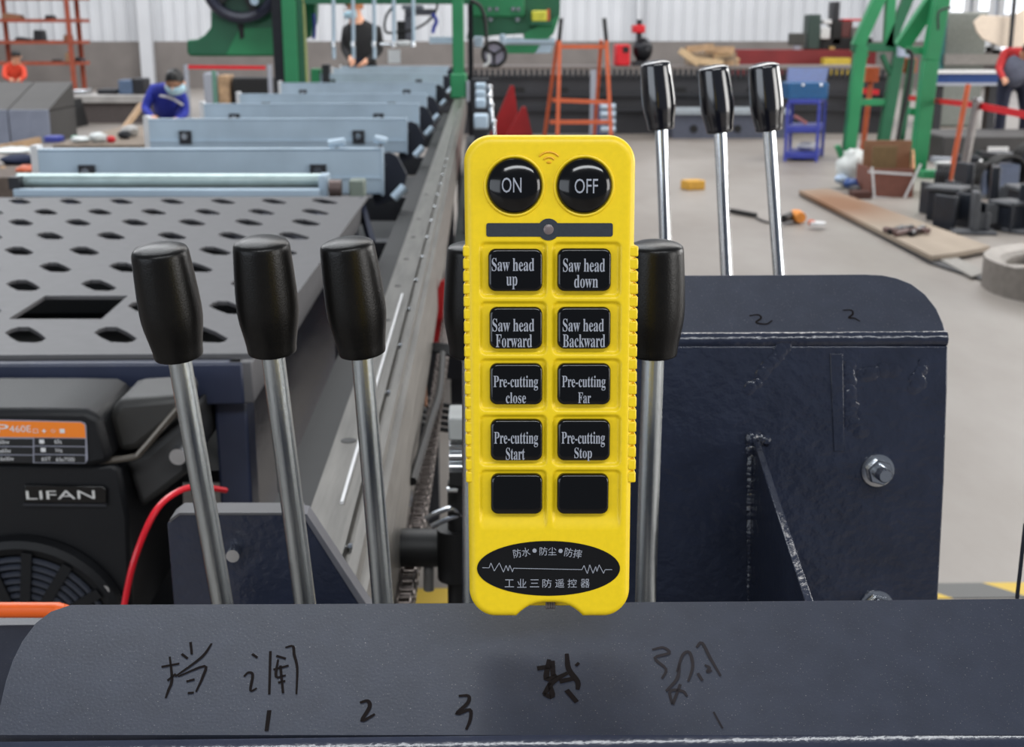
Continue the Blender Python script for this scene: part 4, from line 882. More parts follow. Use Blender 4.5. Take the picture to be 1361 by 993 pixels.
# bending worker in red and grey at the right edge
wy = 15.0; p = lambda x, y, dy=0: at_y(x, y, wy+dy); fx = p(1346, 120).x
REDCL = mat('red_work_jacket', (178, 42, 44), .85, var=.15); GREYCL = mat('grey_overalls', (92, 96, 112), .85, var=.15)
sk_ = p(1368, 70, -.35)
Jb = dict(pelvis=V((fx, wy+.05, .82)), waist=p(1349, 98, -.02), chest=p(1352, 78, -.15), neck=p(1362, 68, -.28), skull=sk_, crown=sk_+V((.02, -.03, .07)), sl=p(1336, 70, -.15), sr=p(1376, 74, -.15), el=p(1327, 92, -.25), er=p(1385, 98, -.25), wl=p(1334, 105, -.45), wr=p(1376, 108, -.4),
          hl=V((fx-.1, wy, .78)), hr=V((fx+.12, wy, .78)), kl=V((fx-.13, wy-.06, .45)), kr=V((fx+.15, wy-.06, .45)), al=V((fx-.14, wy, .09)), ar=V((fx+.16, wy, .09)), tl=V((fx-.14, wy-.16, .04)), tr=V((fx+.16, wy-.16, .04)))
pr_ = person('person', 'person in red jacket and grey apron bending beside the red tape', Jb, (REDCL, TRO, SHOE)); head_bits(pr_, sk_, V((-.3, -.8, -.5)), HAIR)
part('apron', MB().blob(p(1350, 94, -.22), .15, (1, .6, 1.25), 12, 8), GREYCL, pr_)
# far seated person in orange
wy = 24.0; p = lambda x, y, dy=0: at_y(x, y, wy+dy); fx = p(18, 95).x; sk_ = p(22, 76, -.15)
ORC = mat('orange_red_jacket', (214, 70, 44), .85)
Jb = dict(pelvis=V((fx, wy+.1, .3)), waist=V((fx, wy+.08, .42)), chest=p(18, 92, -.02), neck=p(20, 84, -.1), skull=sk_, crown=sk_+V((0, 0, .08)), sl=p(7, 90), sr=p(31, 90), el=p(6, 102, -.2), er=p(33, 102, -.2), wl=p(14, 106, -.4), wr=p(26, 106, -.4),
          hl=V((fx-.1, wy, .26)), hr=V((fx+.1, wy, .26)), kl=V((fx-.15, wy-.4, .42)), kr=V((fx+.15, wy-.4, .42)), al=V((fx-.14, wy-.25, .08)), ar=V((fx+.14, wy-.25, .08)), tl=V((fx-.14, wy-.4, .04)), tr=V((fx+.14, wy-.4, .04)))
pr_ = person('person', 'distant person in orange jacket and dark cap sitting low by the shelving', Jb, (ORC, TRO, SHOE)); head_bits(pr_, sk_, V((0, -.8, -.5)), HAIR)

# ================================================================== far left
SY = 27.5
RUST = mat('rusty_orange_rack', (150, 72, 50), .6, var=.2, scale=6)
rk = thing('shelving_rack', 'tall orange steel shelving rack against the back wall', 'shelf rack', (at_y(50, 110, SY).x, SY, 0))
for xt, xb, Y in ((88, 99, SY-.0), (100, 112, SY+.5), (8, 16, SY+.5), (-12, -4, SY)):
    q = at_y(xb, 112, Y); part('upright', MB().bar((q.x, Y, 0), (q.x-.03, Y, 3), .09, .06, V((0, 1, 0))), RUST, rk)
for y in (-5, 25, 54, 82):
    a = at_y(-8, y, SY); c = at_y(112, y, SY); part('shelf', MB().box((a.x, SY, a.z-.07), (c.x-.05, SY+.55, a.z)), RUST, rk)
rn = random.Random(5)
for i, (x, y, w_, h_, m_, l) in enumerate(((14, 25, 26, 8, CARD, 'brown box on the upper shelf of the orange rack'), (64, 25, 10, 5, DARK, 'small dark part on the upper shelf of the orange rack'), (50, 54, 12, 14, DARK, 'dark angled part on middle shelf of the orange rack'), (30, 54, 22, 5, DARK, 'flat dark part on middle shelf of the orange rack'), (88, 54, 8, 8, CARD, 'small brown box on middle shelf of the orange rack'), (90, 82, 7, 12, WOOD, 'small tan bag on lower shelf of the orange rack'), (104, 82, 9, 6, DARK, 'dark part at the end of the lower orange shelf'), (73, 82, 10, 3, DARK, 'flat dark part on lower orange shelf'))):
    a = at_y(x-w_/2, y, SY+.1); c = at_y(x+w_/2, y-h_, SY+.1)
    mb = MB().prism([(a.x, a.z), (c.x, a.z), (c.x-(c.x-a.x)*.1, c.z-(0 if i % 3 else .04)), (a.x+(c.x-a.x)*.12, c.z)], Frame(V((0, SY+.1, 0)), V((1, 0, 0)), V((0, -1, 0))), -.3, 0)
    solo('shelf_part' if m_ is DARK else 'small_box', mb, m_, l, 'stored part', bevel=.01)
# steel sheet stacks
GSH = mat('dull_dark_sheet', (70, 68, 66), .6, var=.12, scale=2); GFR = mat('blue_grey_steel_end', (128, 134, 150), .5, var=.12, scale=4)
for i, (x0, x1, l) in enumerate(((-70, 12, 'leftmost long grey steel bin with dark lid'), (15, 41, 'narrow long grey steel bin with dark lid in the middle'), (42, 67, 'right-hand long grey steel bin with dark lid'))):
    a = at_y(x0, 190, 16.5); c = at_y(x1, 146, 16.5)
    t = thing('steel_bin', l, 'bin', ((a.x+c.x)/2, 16.5, 0), 'long grey steel bins at the left')
    part('front_panel', MB().box((a.x, 16.5, 0), (c.x-.03, 16.53, c.z)), GFR, t, bevel=.005)
    zlid = at_y(40, 109, 17.6).z
    part('bin_body', MB().box((a.x, 16.53, 0), (c.x-.03, 17.6, c.z-.01)), GSH, t)
    part('lid', MB().add([(a.x, 16.52, c.z), (c.x-.03, 16.52, c.z), (c.x-.03, 17.6, zlid), (a.x, 17.6, zlid), (a.x, 16.52, c.z-.02), (c.x-.03, 16.52, c.z-.02), (c.x-.03, 17.6, c.z-.02), (a.x, 17.6, c.z-.02)], [(0,1,2,3),(7,6,5,4),(0,4,5,1),(1,5,6,2),(2,6,7,3),(3,7,4,0)]), GSH, t)
solo('dark_canopy', MB().prism([(lambda q: (q.x, q.z))(at_y(*p_, 18.9)) for p_ in ((69, 176), (72, 138), (86, 134), (98, 178))], Frame(V((0, 18.9, 0)), V((1, 0, 0)), V((0, -1, 0))), -.8, 0), BLACK, 'black wedge-shaped cover beside the grey steel bins', 'cover')
wbn = thing('workbench', 'low grey workbench with pale top behind the blue worker', 'workbench', (at_y(150, 160, 20).x, 20, 0))
a = at_y(92, 137, 20); c = at_y(192, 127, 20)
part('bench_top', MB().box((a.x, 20, a.z), (c.x, 20.9, c.z)), mat('pale_bench_top', (172, 168, 164), .6, var=.2, scale=4), wbn, bevel=.01); part('bench_panel', MB().box((a.x+.04, 20.05, 0), (c.x-.04, 20.8, a.z)), mat('bench_brown', (84, 76, 74), .7), wbn)
for x, w_, h_, m_, nm, l in ((168, 20, 18, BLUE, 'tool_case', 'blue-grey metal case on the workbench'), (183, 16, 20, DARK, 'tool_case', 'dark metal case on the workbench beside the blue one'), (142, 26, 6, DARK, 'scrap_part', 'long dark scrap part lying on the workbench'), (105, 16, 5, STEEL, 'scrap_part', 'shiny crumpled scrap at the end of the workbench')):
    a = at_y(x-w_/2, 127, 20.3); cc_ = at_y(x+w_/2, 127-h_, 20.3); solo(nm, MB().box((a.x, 20.3, c.z), (cc_.x, 20.7, cc_.z+.03)), mat('steel_blue_case', (84, 102, 128), .5) if m_ is BLUE else m_, l, 'case' if nm == 'tool_case' else 'scrap', bevel=.02)
solo('timber_plank', pbar(140, 206, 14, 189, 138, 16.6, .09, .05), WOOD, 'light timber plank leaning behind the blue worker', 'plank')
# clutter on floor left
def lump(name, x, y, Y, w_, h_, m_, label, cat, dep=None):
    c = at_y(x, y, Y); s = w_/FPX*Y/2; hh = h_/FPX*Y/2; z = max(hh*.9, c.z) ; mb = MB().blob((c.x, Y, z), 1, (s, (dep or s), hh), 14, 9, .12); return solo(name, mb, m_, label, cat)
CLEAR = mat('milky_plastic_film', (206, 210, 208), .3, var=.2, scale=8, bump=.8, bscale=12)
bench2 = thing('low_table', 'low cluttered trolley table beyond the nearest cross beams', 'table', (at_y(130, 190, 9).x, 9, 0)); a = at_y(70, 193, 8.9); c = at_y(188, 190, 8.9)
part('table_top', MB().box((a.x, 8.9, a.z-.03), (c.x, 10.6, a.z)), mat('dusty_brown_top', (128, 114, 100), .8, var=.2), bench2)
for dx in (.03, c.x-a.x-.07):
    for yy in (8.95, 10.5): part('leg', MB().box((a.x+dx, yy, 0), (a.x+dx+.04, yy+.04, a.z-.03)), DARK, bench2)
zt = a.z
def onl(name, x, w_, h_, m_, label, cat, Y=9.1, blob=True):
    q = at_y(x, 190, Y); s = w_/FPX*Y/2; hh = h_/FPX*Y/2
    mb = MB().blob((q.x, Y, zt+hh*.9), 1, (s, s*.8, hh), 12, 8, .12) if blob else MB().box((q.x-s, Y, zt), (q.x+s, Y+.12, zt+hh*2))
    return solo(name, mb, m_, label, cat, bevel=0 if blob else .008)
onl('blue_box', 69, 20, 8, BLUE2, 'small violet-blue box at the corner of cluttered table', 'box', blob=False)
onl('plastic_bag', 131, 24, 14, CLEAR, 'bright crumpled plastic bag on the cluttered table', 'bag'); onl('plastic_bag', 108, 26, 9, CLEAR, 'flat clear plastic bag on the cluttered table', 'bag'); onl('green_part', 101, 14, 7, GREEND, 'small green part on the cluttered table', 'part', Y=9.3)
onl('red_tool', 148, 12, 9, RED, 'small red tool on the cluttered table', 'tool'); onl('dark_tool', 166, 18, 12, DARK, 'dark clamp tool on the cluttered table', 'tool', Y=9.4); onl('grey_bag', 174, 24, 16, mat('grey_film', (170, 168, 165), .5, bump=.5, bscale=12), 'grey crumpled bag beside the second cross beam', 'bag', Y=9.6)
for x, y, Y, w_, h_, m_, nm, l in ((25, 212, 9.5, 46, 14, mat('navy_cloth', (24, 34, 60), .9), 'navy_bag', 'dark navy cloth bag left of nearest cross beam'), (36, 226, 9.0, 28, 14, ORANGE, 'orange_bag', 'orange red bag left of nearest cross beam'), (4, 228, 9.2, 12, 14, WOOD, 'wood_block', 'small tan block at far left behind the roller'), (20, 200, 10, 50, 10, CLEAR, 'plastic_film', 'crumpled clear film above the navy bag')):
    q = at_y(x, y, Y); s = w_/FPX*Y/2; hh = h_/FPX*Y/2; solo(nm, MB().blob((q.x, Y, q.z), 1, (s, s, hh), 14, 8, .12), m_, l, 'bag' if 'bag' in nm else 'clutter')
sh = at_y(0, 236, 8.6).z; solo('storage_pallet', MB().box((at_y(-60, 236, 8.6).x, 8.6, 0), (at_y(46, 236, 8.6).x, 11, sh)), mat('grimy_brown', (96, 84, 76), .8, var=.2), 'low brown pallet bench under bags at the far left', 'pallet')
solo('timber_strip', pbar(-10, 200, 10.0, 52, 187, 10.6, .06, .04), WOOD, 'pale timber strip lying toward the steel bins', 'plank')
# left tape barrier
tbp = thing('tape_barrier', 'red tape barrier strung between posts before the left green post', 'barrier', (at_y(300, 100, 20).x, 20, 0))
part('tape', MB().bar(at_y(250, 89, 20), at_y(353, 90, 20), .015, .055), RED, tbp)
for x in (247, 358): q = at_y(x, 86, 20); part('barrier_post', MB().cyl((q.x, 20, .0), q, .035, seg=10), PALE, tbp)
q = at_y(284, 93, 19.5); solo('green_pole', MB().cyl((q.x, 19.5, 0), q, .035, seg=10), mat('grey_green_pole', (92, 134, 118), .5), 'grey-green pole standing under the red tape', 'pole')
for x, y, w_, h_, m_, nm, l in ((277, 110, 12, 26, PALE, 'hanging_rag', 'pale blue rag behind the red tape'), (297, 112, 14, 24, WOOD, 'wood_offcut', 'tan wood offcut behind the red tape'), (334, 113, 50, 20, BLACK, 'dark_machine_base', 'black low machine base under the green saw body')):
    a = at_y(x-w_/2, y+h_/2, 22); c = at_y(x+w_/2, y-h_/2, 22); solo(nm, MB().box((a.x, 22, 0), (c.x, 22.5, c.z)), m_, l, 'machine' if 'machine' in nm else 'clutter', bevel=.03)
solo('low_green_box', pb(413, 92, 424, 98, 10.5, .2).box((at_y(413, 98, 10.5).x, 10.5, 0), (at_y(424, 98, 10.5).x, 10.7, at_y(413, 98, 10.5).z)), GREEN, 'small green box behind the left green post', 'box')
solo('dark_lantern', pb(428, 86, 437, 97, 10.5, .15).box((at_y(428, 97, 10.5).x, 10.5, 0), (at_y(437, 97, 10.5).x, 10.65, at_y(428, 97, 10.5).z)), DARK, 'small dark fitting beside the green box', 'fitting')
# ================================================================== long dark bed at the back
LY = 17.8
lb_ = thing('long_machine_bed', 'very long dark ribbed steel machine bed across the back', 'machine bed', (at_y(880, 180, LY).x, LY, 0))
a = at_y(500, 180, LY); c = at_y(1180, 88, LY)
part('bed_body', MB().box((a.x, LY, .0), (c.x, LY+.8, c.z-.14)), mat('blackish_steel', (44, 44, 48), .6, var=.3, scale=1.5), lb_)
part('top_ledge', MB().box((a.x, LY-.05, c.z-.04), (c.x, LY+.9, c.z)), mat('pale_brown_ledge', (110, 102, 98), .8), lb_)  # ledge in a paler brown than the bed body
mb = MB(); x = a.x
while x < c.x: mb.box((x, LY-.04, c.z-.16), (x+.045, LY, c.z-.04)); x += .075
tag(part('rack_teeth', mb, DARK, lb_), kind='stuff')
for y in (126, 146): z = at_y(700, y, LY).z; part('rib', MB().box((a.x, LY-.06, z-.02), (c.x, LY, z+.03)), DARK, lb_)
for x in (690, 748, 795, 905, 1000): q = at_y(x, 122, LY); part('web_opening', MB().box((q.x-.07, LY-.01, q.z-.08), (q.x+.07, LY, q.z+.06)), BLACK, lb_)
fc_ = at_y(895, 152, 17.0); fd = at_y(1042, 185, 17.0); fz = MB().box((fc_.x, 17.0, .0), (fd.x, 17.6, fc_.z))
ts = thing('steel_channel', 'blue-grey steel channel with pale top lying before the dark bed', 'steel channel', (fc_.x, 17, 0)); part('channel_web', fz, mat('blue_grey_channel', (80, 84, 98), .5), ts); part('pale_top', MB().box((fc_.x-.05, 16.95, fc_.z), (fd.x+.05, 17.6, fc_.z+.06)), mat('pale_channel_top', (150, 158, 164), .6), ts)  # channel top in a paler tone than the web
for x in (922, 980): q = at_y(x, 171, 17); part('channel_hole', MB().cyl((q.x, 16.985, q.z), (q.x, 17, q.z), .05, seg=12), BLACK, ts)
# orange ladder
lY = 15.2; ld = thing('step_ladder', 'orange A-frame trestle ladder with black tips behind the remote', 'ladder', (at_y(768, 200, lY).x, lY, 0))
for x0, x1, Y0, Y1 in ((744, 741, lY, lY-.15), (806, 812, lY, lY-.15), (741, 724, lY+.05, lY+.7), (799, 790, lY+.05, lY+.7)):
    t_ = at_y(x0, 54, Y0); b_ = at_y(x1, 178, Y1); e = t_+(b_-t_)*(t_.z/(t_.z-b_.z)); part('ladder_leg', MB().bar(t_, e, .04, .04, V((0, 1, 0))), ORANGE, ld)
for x0, x1 in ((746, 743), (803, 806)): part('rubber_tip', MB().bar(at_y(x0, 24, lY), at_y(x1, 56, lY), .045, .04, V((0, 1, 0))), BLACK, ld)
part('rung', MB().bar(at_y(742, 62, lY), at_y(808, 62, lY), .03, .045), ORANGE, ld); part('rung', MB().bar(at_y(734, 133, lY-.08), at_y(811, 136, lY-.08), .03, .045), ORANGE, ld); 
q0 = at_y(730, 205, lY); part('rung', MB().bar((q0.x, lY-.12, .35), (at_y(812, 205, lY).x, lY-.12, .35), .03, .045), ORANGE, ld)
q = at_y(789, 93, 16.5); solo('grey_post', MB().box((q.x-.035, 16.5, 0), (q.x+.035, 16.56, q.z)), PALE, 'pale grey post standing behind the orange ladder', 'post')
q = at_y(806, 150, 16); t = thing('wheel_trolley', 'small blue-grey roller stack behind the right ladder leg', 'trolley', (q.x, 16, 0))
for i, y in enumerate((142, 152, 162, 172)): qq = at_y(808, y, 16); part('trolley_roller', MB().cyl(qq-V((.09, 0, 0)), qq+V((.09, 0, 0)), .04, seg=12), GALV, t)
part('trolley_body', MB().box((q.x-.14, 16.05, 0), (q.x+.02, 16.3, q.z+.1)), mat('blue_grey_body', (92, 104, 136), .5), t)
# items on the bed top
zt = at_y(700, 88, LY).z
def onbed(name, x0, y0, x1, m_, label, cat, Y=LY+.1, dep=.4, bev=.02, ybot=None):
    a = at_y(x0, y0, Y); c = at_y(x1, y0, Y); return solo(name, MB().box((a.x, Y, zt if ybot is None else at_y(x0, ybot, Y).z), (c.x, Y+dep, a.z)), m_, label, cat, bevel=bev)
t = onbed('welding_machine', 819, 59, 838, RED, 'bright red welding machine on the long dark bed', 'machine'); part('machine_vent', pb(828, 62, 836, 70, LY+.09, .02), BLACK, t)
t = thing('drill_press', 'black and red upright drill machine next to the red welder', 'machine', (at_y(853, 75, LY).x, LY+.2, zt))
part('motor', MB().box((at_y(842, 44, LY+.2).x, LY+.2, at_y(842, 44, LY+.2).z), (at_y(858, 33, LY+.2).x, LY+.5, at_y(842, 33, LY+.2).z)), RED, t, bevel=.02); part('column', MB().cyl((at_y(850, 44, LY+.3).x, LY+.3, zt), at_y(850, 26, LY+.3), .04), DARK, t); part('machine_body', MB().blob(at_y(854, 66, LY+.3), .14, (1, .8, 1.15), 12, 8, .08), SHAFT, t); part('table', MB().box((at_y(842, 84, LY+.2).x, LY+.15, zt), (at_y(866, 84, LY+.2).x, LY+.5, zt+.06)), DARK, t)
rnd2 = random.Random(11); wl_ = ['leftmost', 'second', 'third', 'fourth', 'fifth', 'sixth', 'seventh']
for i, (x0, y0, x1, y1) in enumerate(((904, 67, 928, 84), (912, 66, 948, 62), (925, 80, 960, 84), (938, 66, 975, 66), (948, 74, 972, 70), (950, 86, 981, 84), (960, 68, 980, 82))):
    solo('wood_scrap', pbar(x0, y0, LY+.1+.08*i, x1, y1, LY+.15+.08*i, .09, .08), WOOD if i % 2 else mat('pale_pine', (206, 178, 140), .75, var=.15), 'tan wood scrap, %s in the pile on the dark bed' % wl_[i], 'wood scrap', 'wood scraps piled on the dark bed')
solo('wood_crate', MB().box((at_y(915, 88, LY+.5).x, LY+.5, zt), (at_y(978, 88, LY+.5).x, LY+.9, at_y(915, 70, LY+.5).z)), mat('weathered_crate', (150, 132, 112), .8, var=.3), 'weathered open crate under the tan wood scraps', 'crate')
a = at_y(978, 102, 20); c = at_y(1165, 66, 20); solo('red_steel_beam', MB().box((a.x, 20, 0), (c.x, 20.6, c.z)), mat('maroon_paint', (122, 36, 38), .6, var=.2, scale=2), 'long maroon steel beam behind the blue tool cart', 'steel beam')
zr = c.z
def onred(name, x0, y0, x1, m_, label, cat, dep=.3, Y=20.1): a = at_y(x0, y0, Y); c = at_y(x1, y0, Y); return solo(name, MB().box((a.x, Y, zr), (c.x, Y+dep, a.z)), m_, label, cat, bevel=.02)
t = thing('computer_monitor', 'dark monitor standing on the maroon beam', 'monitor', (at_y(1060, 60, 20.1).x, 20.1, zr)); part('screen', pb(1048, 44, 1071, 60, 20.1, .06), mat('dark_olive_screen', (58, 58, 54), .3), t, bevel=.01); part('stand', pb(1056, 60, 1064, 66.5, 20.12, .1), PALE, t)
onred('control_cabinet', 1075, 19, 1092, mat('dark_green_cabinet', (48, 66, 60), .5), 'dark green control cabinet beside the monitor', 'cabinet')
t = thing('black_workshop_machine', 'black workshop machine with red top rail behind green frame', 'machine', (at_y(1120, 70, 20.2).x, 20.2, zr))
for x0, y0, x1, y1, m_, nm in ((1107, 2, 1117, 28, DARK, 'mast'), (1105, 28, 1120, 60, BLACK, 'column'), (1094, 26, 1106, 32, WHITE, 'white_arm'), (1090, 36, 1104, 52, WHITE, 'white_cover'), (1120, 25, 1150, 28, RED, 'red_rail'), (1118, 28, 1134, 50, mat('dull_brown_red', (96, 52, 50), .6), 'motor'), (1128, 36, 1146, 50, mat('cast_grey', (110, 104, 100), .5), 'gearbox'), (1090, 50, 1160, 88, BLACK, 'base_block'), (1102, 62, 1110, 72, mat('ochre_print', (170, 140, 80), .5), 'maker_sign')):
    part(nm, pb(x0, y0, x1, y1, 20.2-(.05 if nm in ('white_arm', 'white_cover', 'maker_sign') else 0), .3), m_, t, bevel=.015)
solo('yellow_beam', pb(1095, 77, 1131, 88, 19.6, .2).box((at_y(1095, 88, 19.6).x+.02, 19.65, 0), (at_y(1131, 88, 19.6).x-.02, 19.8, at_y(1095, 88, 19.6).z)), mat('dusty_yellow', (204, 176, 60), .5), 'yellow beam under the black workshop machine', 'beam')

# ================================================================== blue tool cart
CY_ = 14.0
ct_ = thing('tool_cart', 'blue three-tier steel tool cart standing on the concrete floor', 'tool cart', (at_y(1077, 215, CY_).x, CY_, 0))
xa = at_y(1043, 215, CY_).x; xb = at_y(1083, 215, CY_).x; D = .55; sk2 = .15
def cartbox(z0, z1, nm, m_, t_=.0): part(nm, MB().add([(xa, CY_, z0), (xb, CY_-.05, z0), (xb+.22, CY_+D, z0), (xa+.18, CY_+D, z0), (xa, CY_, z1), (xb, CY_-.05, z1), (xb+.22, CY_+D, z1), (xa+.18, CY_+D, z1)], [(3,2,1,0),(4,5,6,7),(0,1,5,4),(1,2,6,5),(2,3,7,6),(3,0,4,7)]), m_, ct_, bevel=.006)
zz_ = [at_y(1060, y, CY_).z for y in (215, 203, 176, 168, 138, 132)]
cartbox(max(.03, zz_[0]), zz_[1], 'bottom_tray', BLUE2); cartbox(zz_[2], zz_[3], 'middle_tray', BLUE2); cartbox(zz_[4], zz_[5], 'top_tray', BLUE2)
for x, y in ((xa, CY_), (xb, CY_-.05), (xb+.22, CY_+D), (xa+.18, CY_+D)): part('corner_post', MB().box((x-.015, y-.015, .0), (x+.015, y+.015, zz_[4])), BLUE2, ct_)
tbx = thing('toolbox', 'open blue toolbox sitting on top of the tool cart', 'toolbox', (xa+.2, CY_, zz_[5]))
h1 = at_y(1060, 110, CY_).z
part('box_body', MB().box((xa+.0, CY_+.0, zz_[5]), (xb+.1, CY_+.35, h1)), mat('teal_blue_box', (24, 84, 132), .4), tbx, bevel=.01); l0 = at_y(1055, 110, CY_+.35)
part('open_lid', MB().add([(xa+.06, CY_+.36, h1-.02), (xb+.16, CY_+.36, h1-.02), (xb+.22, CY_+.5, at_y(1070, 90, CY_+.5).z), (xa+.1, CY_+.5, at_y(1070, 90, CY_+.5).z), (xa+.06, CY_+.38, h1-.03), (xb+.16, CY_+.38, h1-.03), (xb+.22, CY_+.53, at_y(1070, 90, CY_+.5).z), (xa+.1, CY_+.53, at_y(1070, 90, CY_+.5).z)], [(0,1,2,3),(7,6,5,4),(0,4,5,1),(1,5,6,2),(2,6,7,3),(3,7,4,0)]), BLUE, tbx)
for x in (1068, 1092): part('latch', MB().box(at_y(x-2, 114, CY_-.01), at_y(x+1, 111, CY_-.01)+V((0, .02, 0))), STEEL, tbx)
solo('hand_tool', MB().bar((xa+.12, CY_+.15, zz_[3]+.1), (xa+.26, CY_+.2, zz_[3]+.02), .04, .03), mat('rosy_handle', (168, 96, 92), .5), 'red handled tool lying on the middle tray of the blue cart', 'tool')
solo('cloth_rag', MB().blob((xa+.3, CY_+.2, zz_[1]+.05), 1, (.13, .12, .05), 12, 8, .15), WHITE, 'white rag on the bottom tray of the blue cart', 'rag')

# ================================================================== green A frame
gr_ = thing('steel_trestle', 'tall green welded A-frame trestle by the cardboard box', 'trestle', (at_y(1190, 215, 13).x, 13, 0))
def post(nm, pts, wd, th, m_=GREEN, extra=True):
    for (x0, y0, Y0), (x1, y1, Y1) in zip(pts, pts[1:]): part(nm, MB().bar(at_y(x0, y0, Y0), at_y(x1, y1, Y1), wd, th, V((0, 1, 0))), m_, gr_, bevel=.006)
fY = 13.2; fl_ = 14.2
post('upright', [(1144, 62, fl_), (1127, 208, fl_)], .13, .12); post('upright', [(1196, 62, fl_), (1170, 208, fl_)], .12, .12, GREEND); post('upright', [(1212, 78, fl_+.3), (1196, 190, fl_+.3)], .07, .1, GREEND)
post('upright', [(1256, -30, fY-.6), (1236, 80, fY-.6), (1220, 215, fY-.6), (1216, 248, fY-.6)], .14, .14)
post('slanted_strut', [(1176, -20, fl_), (1139, 62, fl_)], .13, .12); post('slanted_strut', [(1214, -20, fl_), (1180, 62, fl_)], .11, .1, GREEND); post('slanted_strut', [(1250, -15, fY-.5), (1198, 62, fY-.3)], .14, .12)
post('inner_strut', [(1184, -10, fl_), (1180, 62, fl_)], .1, .1)
post('cross_rail', [(1132, 63, fl_), (1205, 63, fl_)], .09, .1, GREEND); post('cross_rail', [(1205, 67, fY-.5), (1246, 67, fY-.5)], .07, .08); post('cross_rail', [(1138, 136, fl_), (1180, 136, fl_)], .07, .08); post('cross_rail', [(1208, 148, fY-.5), (1234, 150, fY-.5)], .07, .08)
post('gusset_brace', [(1138, 92, fl_), (1152, 70, fl_)], .06, .08, GREEND); post('gusset_brace', [(1184, 100, fl_), (1172, 72, fl_)], .05, .08, GREEND)
post('base_beam', [(1222, 240, 12.4), (1298, 240, 12.4)], .2, .15); post('base_beam', [(1120, 207, 14.1), (1178, 207, 14.1)], .08, .1, GREEND)
bx_ = at_y(1203, 68, fl_-.3); part('junction_box', pb(1195, 58, 1212, 76, fl_-.3, .1), mat('pale_lilac_box', (176, 184, 204), .5), gr_, bevel=.01)
part('power_cable', MB().tube([at_y(*p_, 12.2) for p_ in ((1205, 66), (1212, 74), (1210, 100), (1205, 130), (1198, 160), (1192, 192))], .02, 8), BLACK, gr_)
part('hook_bar', MB().tube([at_y(*p_, 12.4) for p_ in ((1247, 40), (1247, 18), (1254, 12), (1264, 10))], .012, 7), DARK, gr_)
# orange props
for (x0, y0, x1, y1, Y, l) in ((1158, 104, 1146, 203, 14.8, 'orange prop pole seen through the left side of green trestle'), (1208, 92, 1194, 190, 14.6, 'orange prop pole behind the black cable of the trestle'), (1287, 112, 1259, 258, 11.3, 'tall orange prop pole beside the steel barrier post')):
    a = at_y(x0, y0, Y); c = at_y(x1, y1, Y); e = a+(c-a)*(a.z/(a.z-c.z)); t = thing('prop_pole', l, 'pole', (e.x, e.y, 0)); part('pole', MB().cyl(e, a, .022 if Y < 12 else .03, seg=10), ORANGE, t)
    if Y > 12: part('head_plate', MB().box((a.x-.08, Y-.05, a.z-.04), (a.x+.07, Y+.05, a.z+.12)), ORANGE, t)
st = thing('barrier_post', 'stainless belt barrier post with red tape at the right', 'barrier post', at_z(1277, 245, 0))
a = at_y(1299, 134, 11.6); c = at_y(1277, 243, 11.6); c = V((c.x, 11.6, 0)); part('post', MB().cyl(c, a, .038, seg=16), mat('brushed_stainless', (150, 146, 144), .35, .7), st); part('cap', MB().cyl(a, a+V((0, 0, .03)), .045, seg=16), STEEL, st); part('base', MB().cyl(c, c+V((0, 0, .02)), .16, seg=24), DARK, st)
part('tape', MB().bar(at_y(1303, 141, 11.6), at_y(1375, 155, 10.6), .01, .06), RED, st); part('tape', MB().bar(at_y(1291, 139, 11.6), at_y(1208, 130, 13.6), .01, .05), RED, st)
q_ = thing('red_tape', 'short span of red barrier tape seen through the green trestle', 'barrier tape', at_y(1152, 122, 15.5)); part('tape', MB().bar(at_y(1141, 120, 15.5), at_y(1168, 123, 15.5), .01, .06), RED, q_); part('tape_post', MB().cyl((at_y(1141, 120, 15.5).x, 15.5, 0), at_y(1141, 117, 15.5), .03), STEEL, q_)
# blue beam + grey machine and canvas at the right back
t = thing('blue_steel_beam', 'blue steel beam with pale flanges behind the barrier post', 'steel beam', at_y(1290, 112, 17)); part('beam_web', pb(1244, 98, 1330, 110, 17, .1), BLUE, t); part('flange', pb(1238, 94, 1332, 98, 16.95, .3), WHITE, t); part('flange', pb(1244, 110, 1330, 114, 16.95, .3), PALE, t)
for x in (1250, 1322): q = at_y(x, 114, 17); part('leg', MB().box((q.x-.05, 17.02, 0), (q.x+.05, 17.2, q.z)), DARK, t)
q = at_y(1268, 96, 19); t = thing('grey_cabinet', 'tall grey-green machine cabinet behind the blue beam', 'cabinet', (q.x, 19, 0)); part('cabinet_body', MB().box((at_y(1252, 90, 19).x, 19, 0), (at_y(1308, 90, 19).x, 19.6, at_y(1252, 16, 19).z)), mat('grey_olive_panel', (122, 126, 120), .5), t, bevel=.03); part('cabinet_side', MB().box((at_y(1246, 90, 18.9).x, 18.9, 0), (at_y(1254, 90, 18.9).x, 19.5, at_y(1252, 12, 19).z)), mat('teal_side', (44, 104, 104), .5), t)
part('horizontal_trim', pb(1256, 72, 1330, 86, 18.8, .1), mat('stone_trim', (136, 132, 128), .6), t)
cv = MB(); f_ = Frame(V((0, 18.2, 0)), V((1, 0, 0)), V((0, -1, 0)))
q = [at_y(*p_, 18.2) for p_ in ((1294, 29), (1304, 20), (1345, 22), (1361, 12), (1400, 8), (1400, 66), (1352, 63), (1330, 62), (1306, 52), (1298, 42))]
t = thing('canvas_sheet', 'cream canvas sheet hanging in front of the bright windows', 'canvas', (q[0].x, 18.2, 0)); part('sheet', cv.prism([(p_.x, p_.z) for p_ in q], f_, -.03, 0), mat('cream_canvas', (224, 208, 190), .8, var=.06), t, bevel=.01)
part('hanger_pole', MB().cyl((at_y(1344, 60, 18.1).x, 18.1, 0), at_y(1351, -30, 18.1), .03), DARK, t)
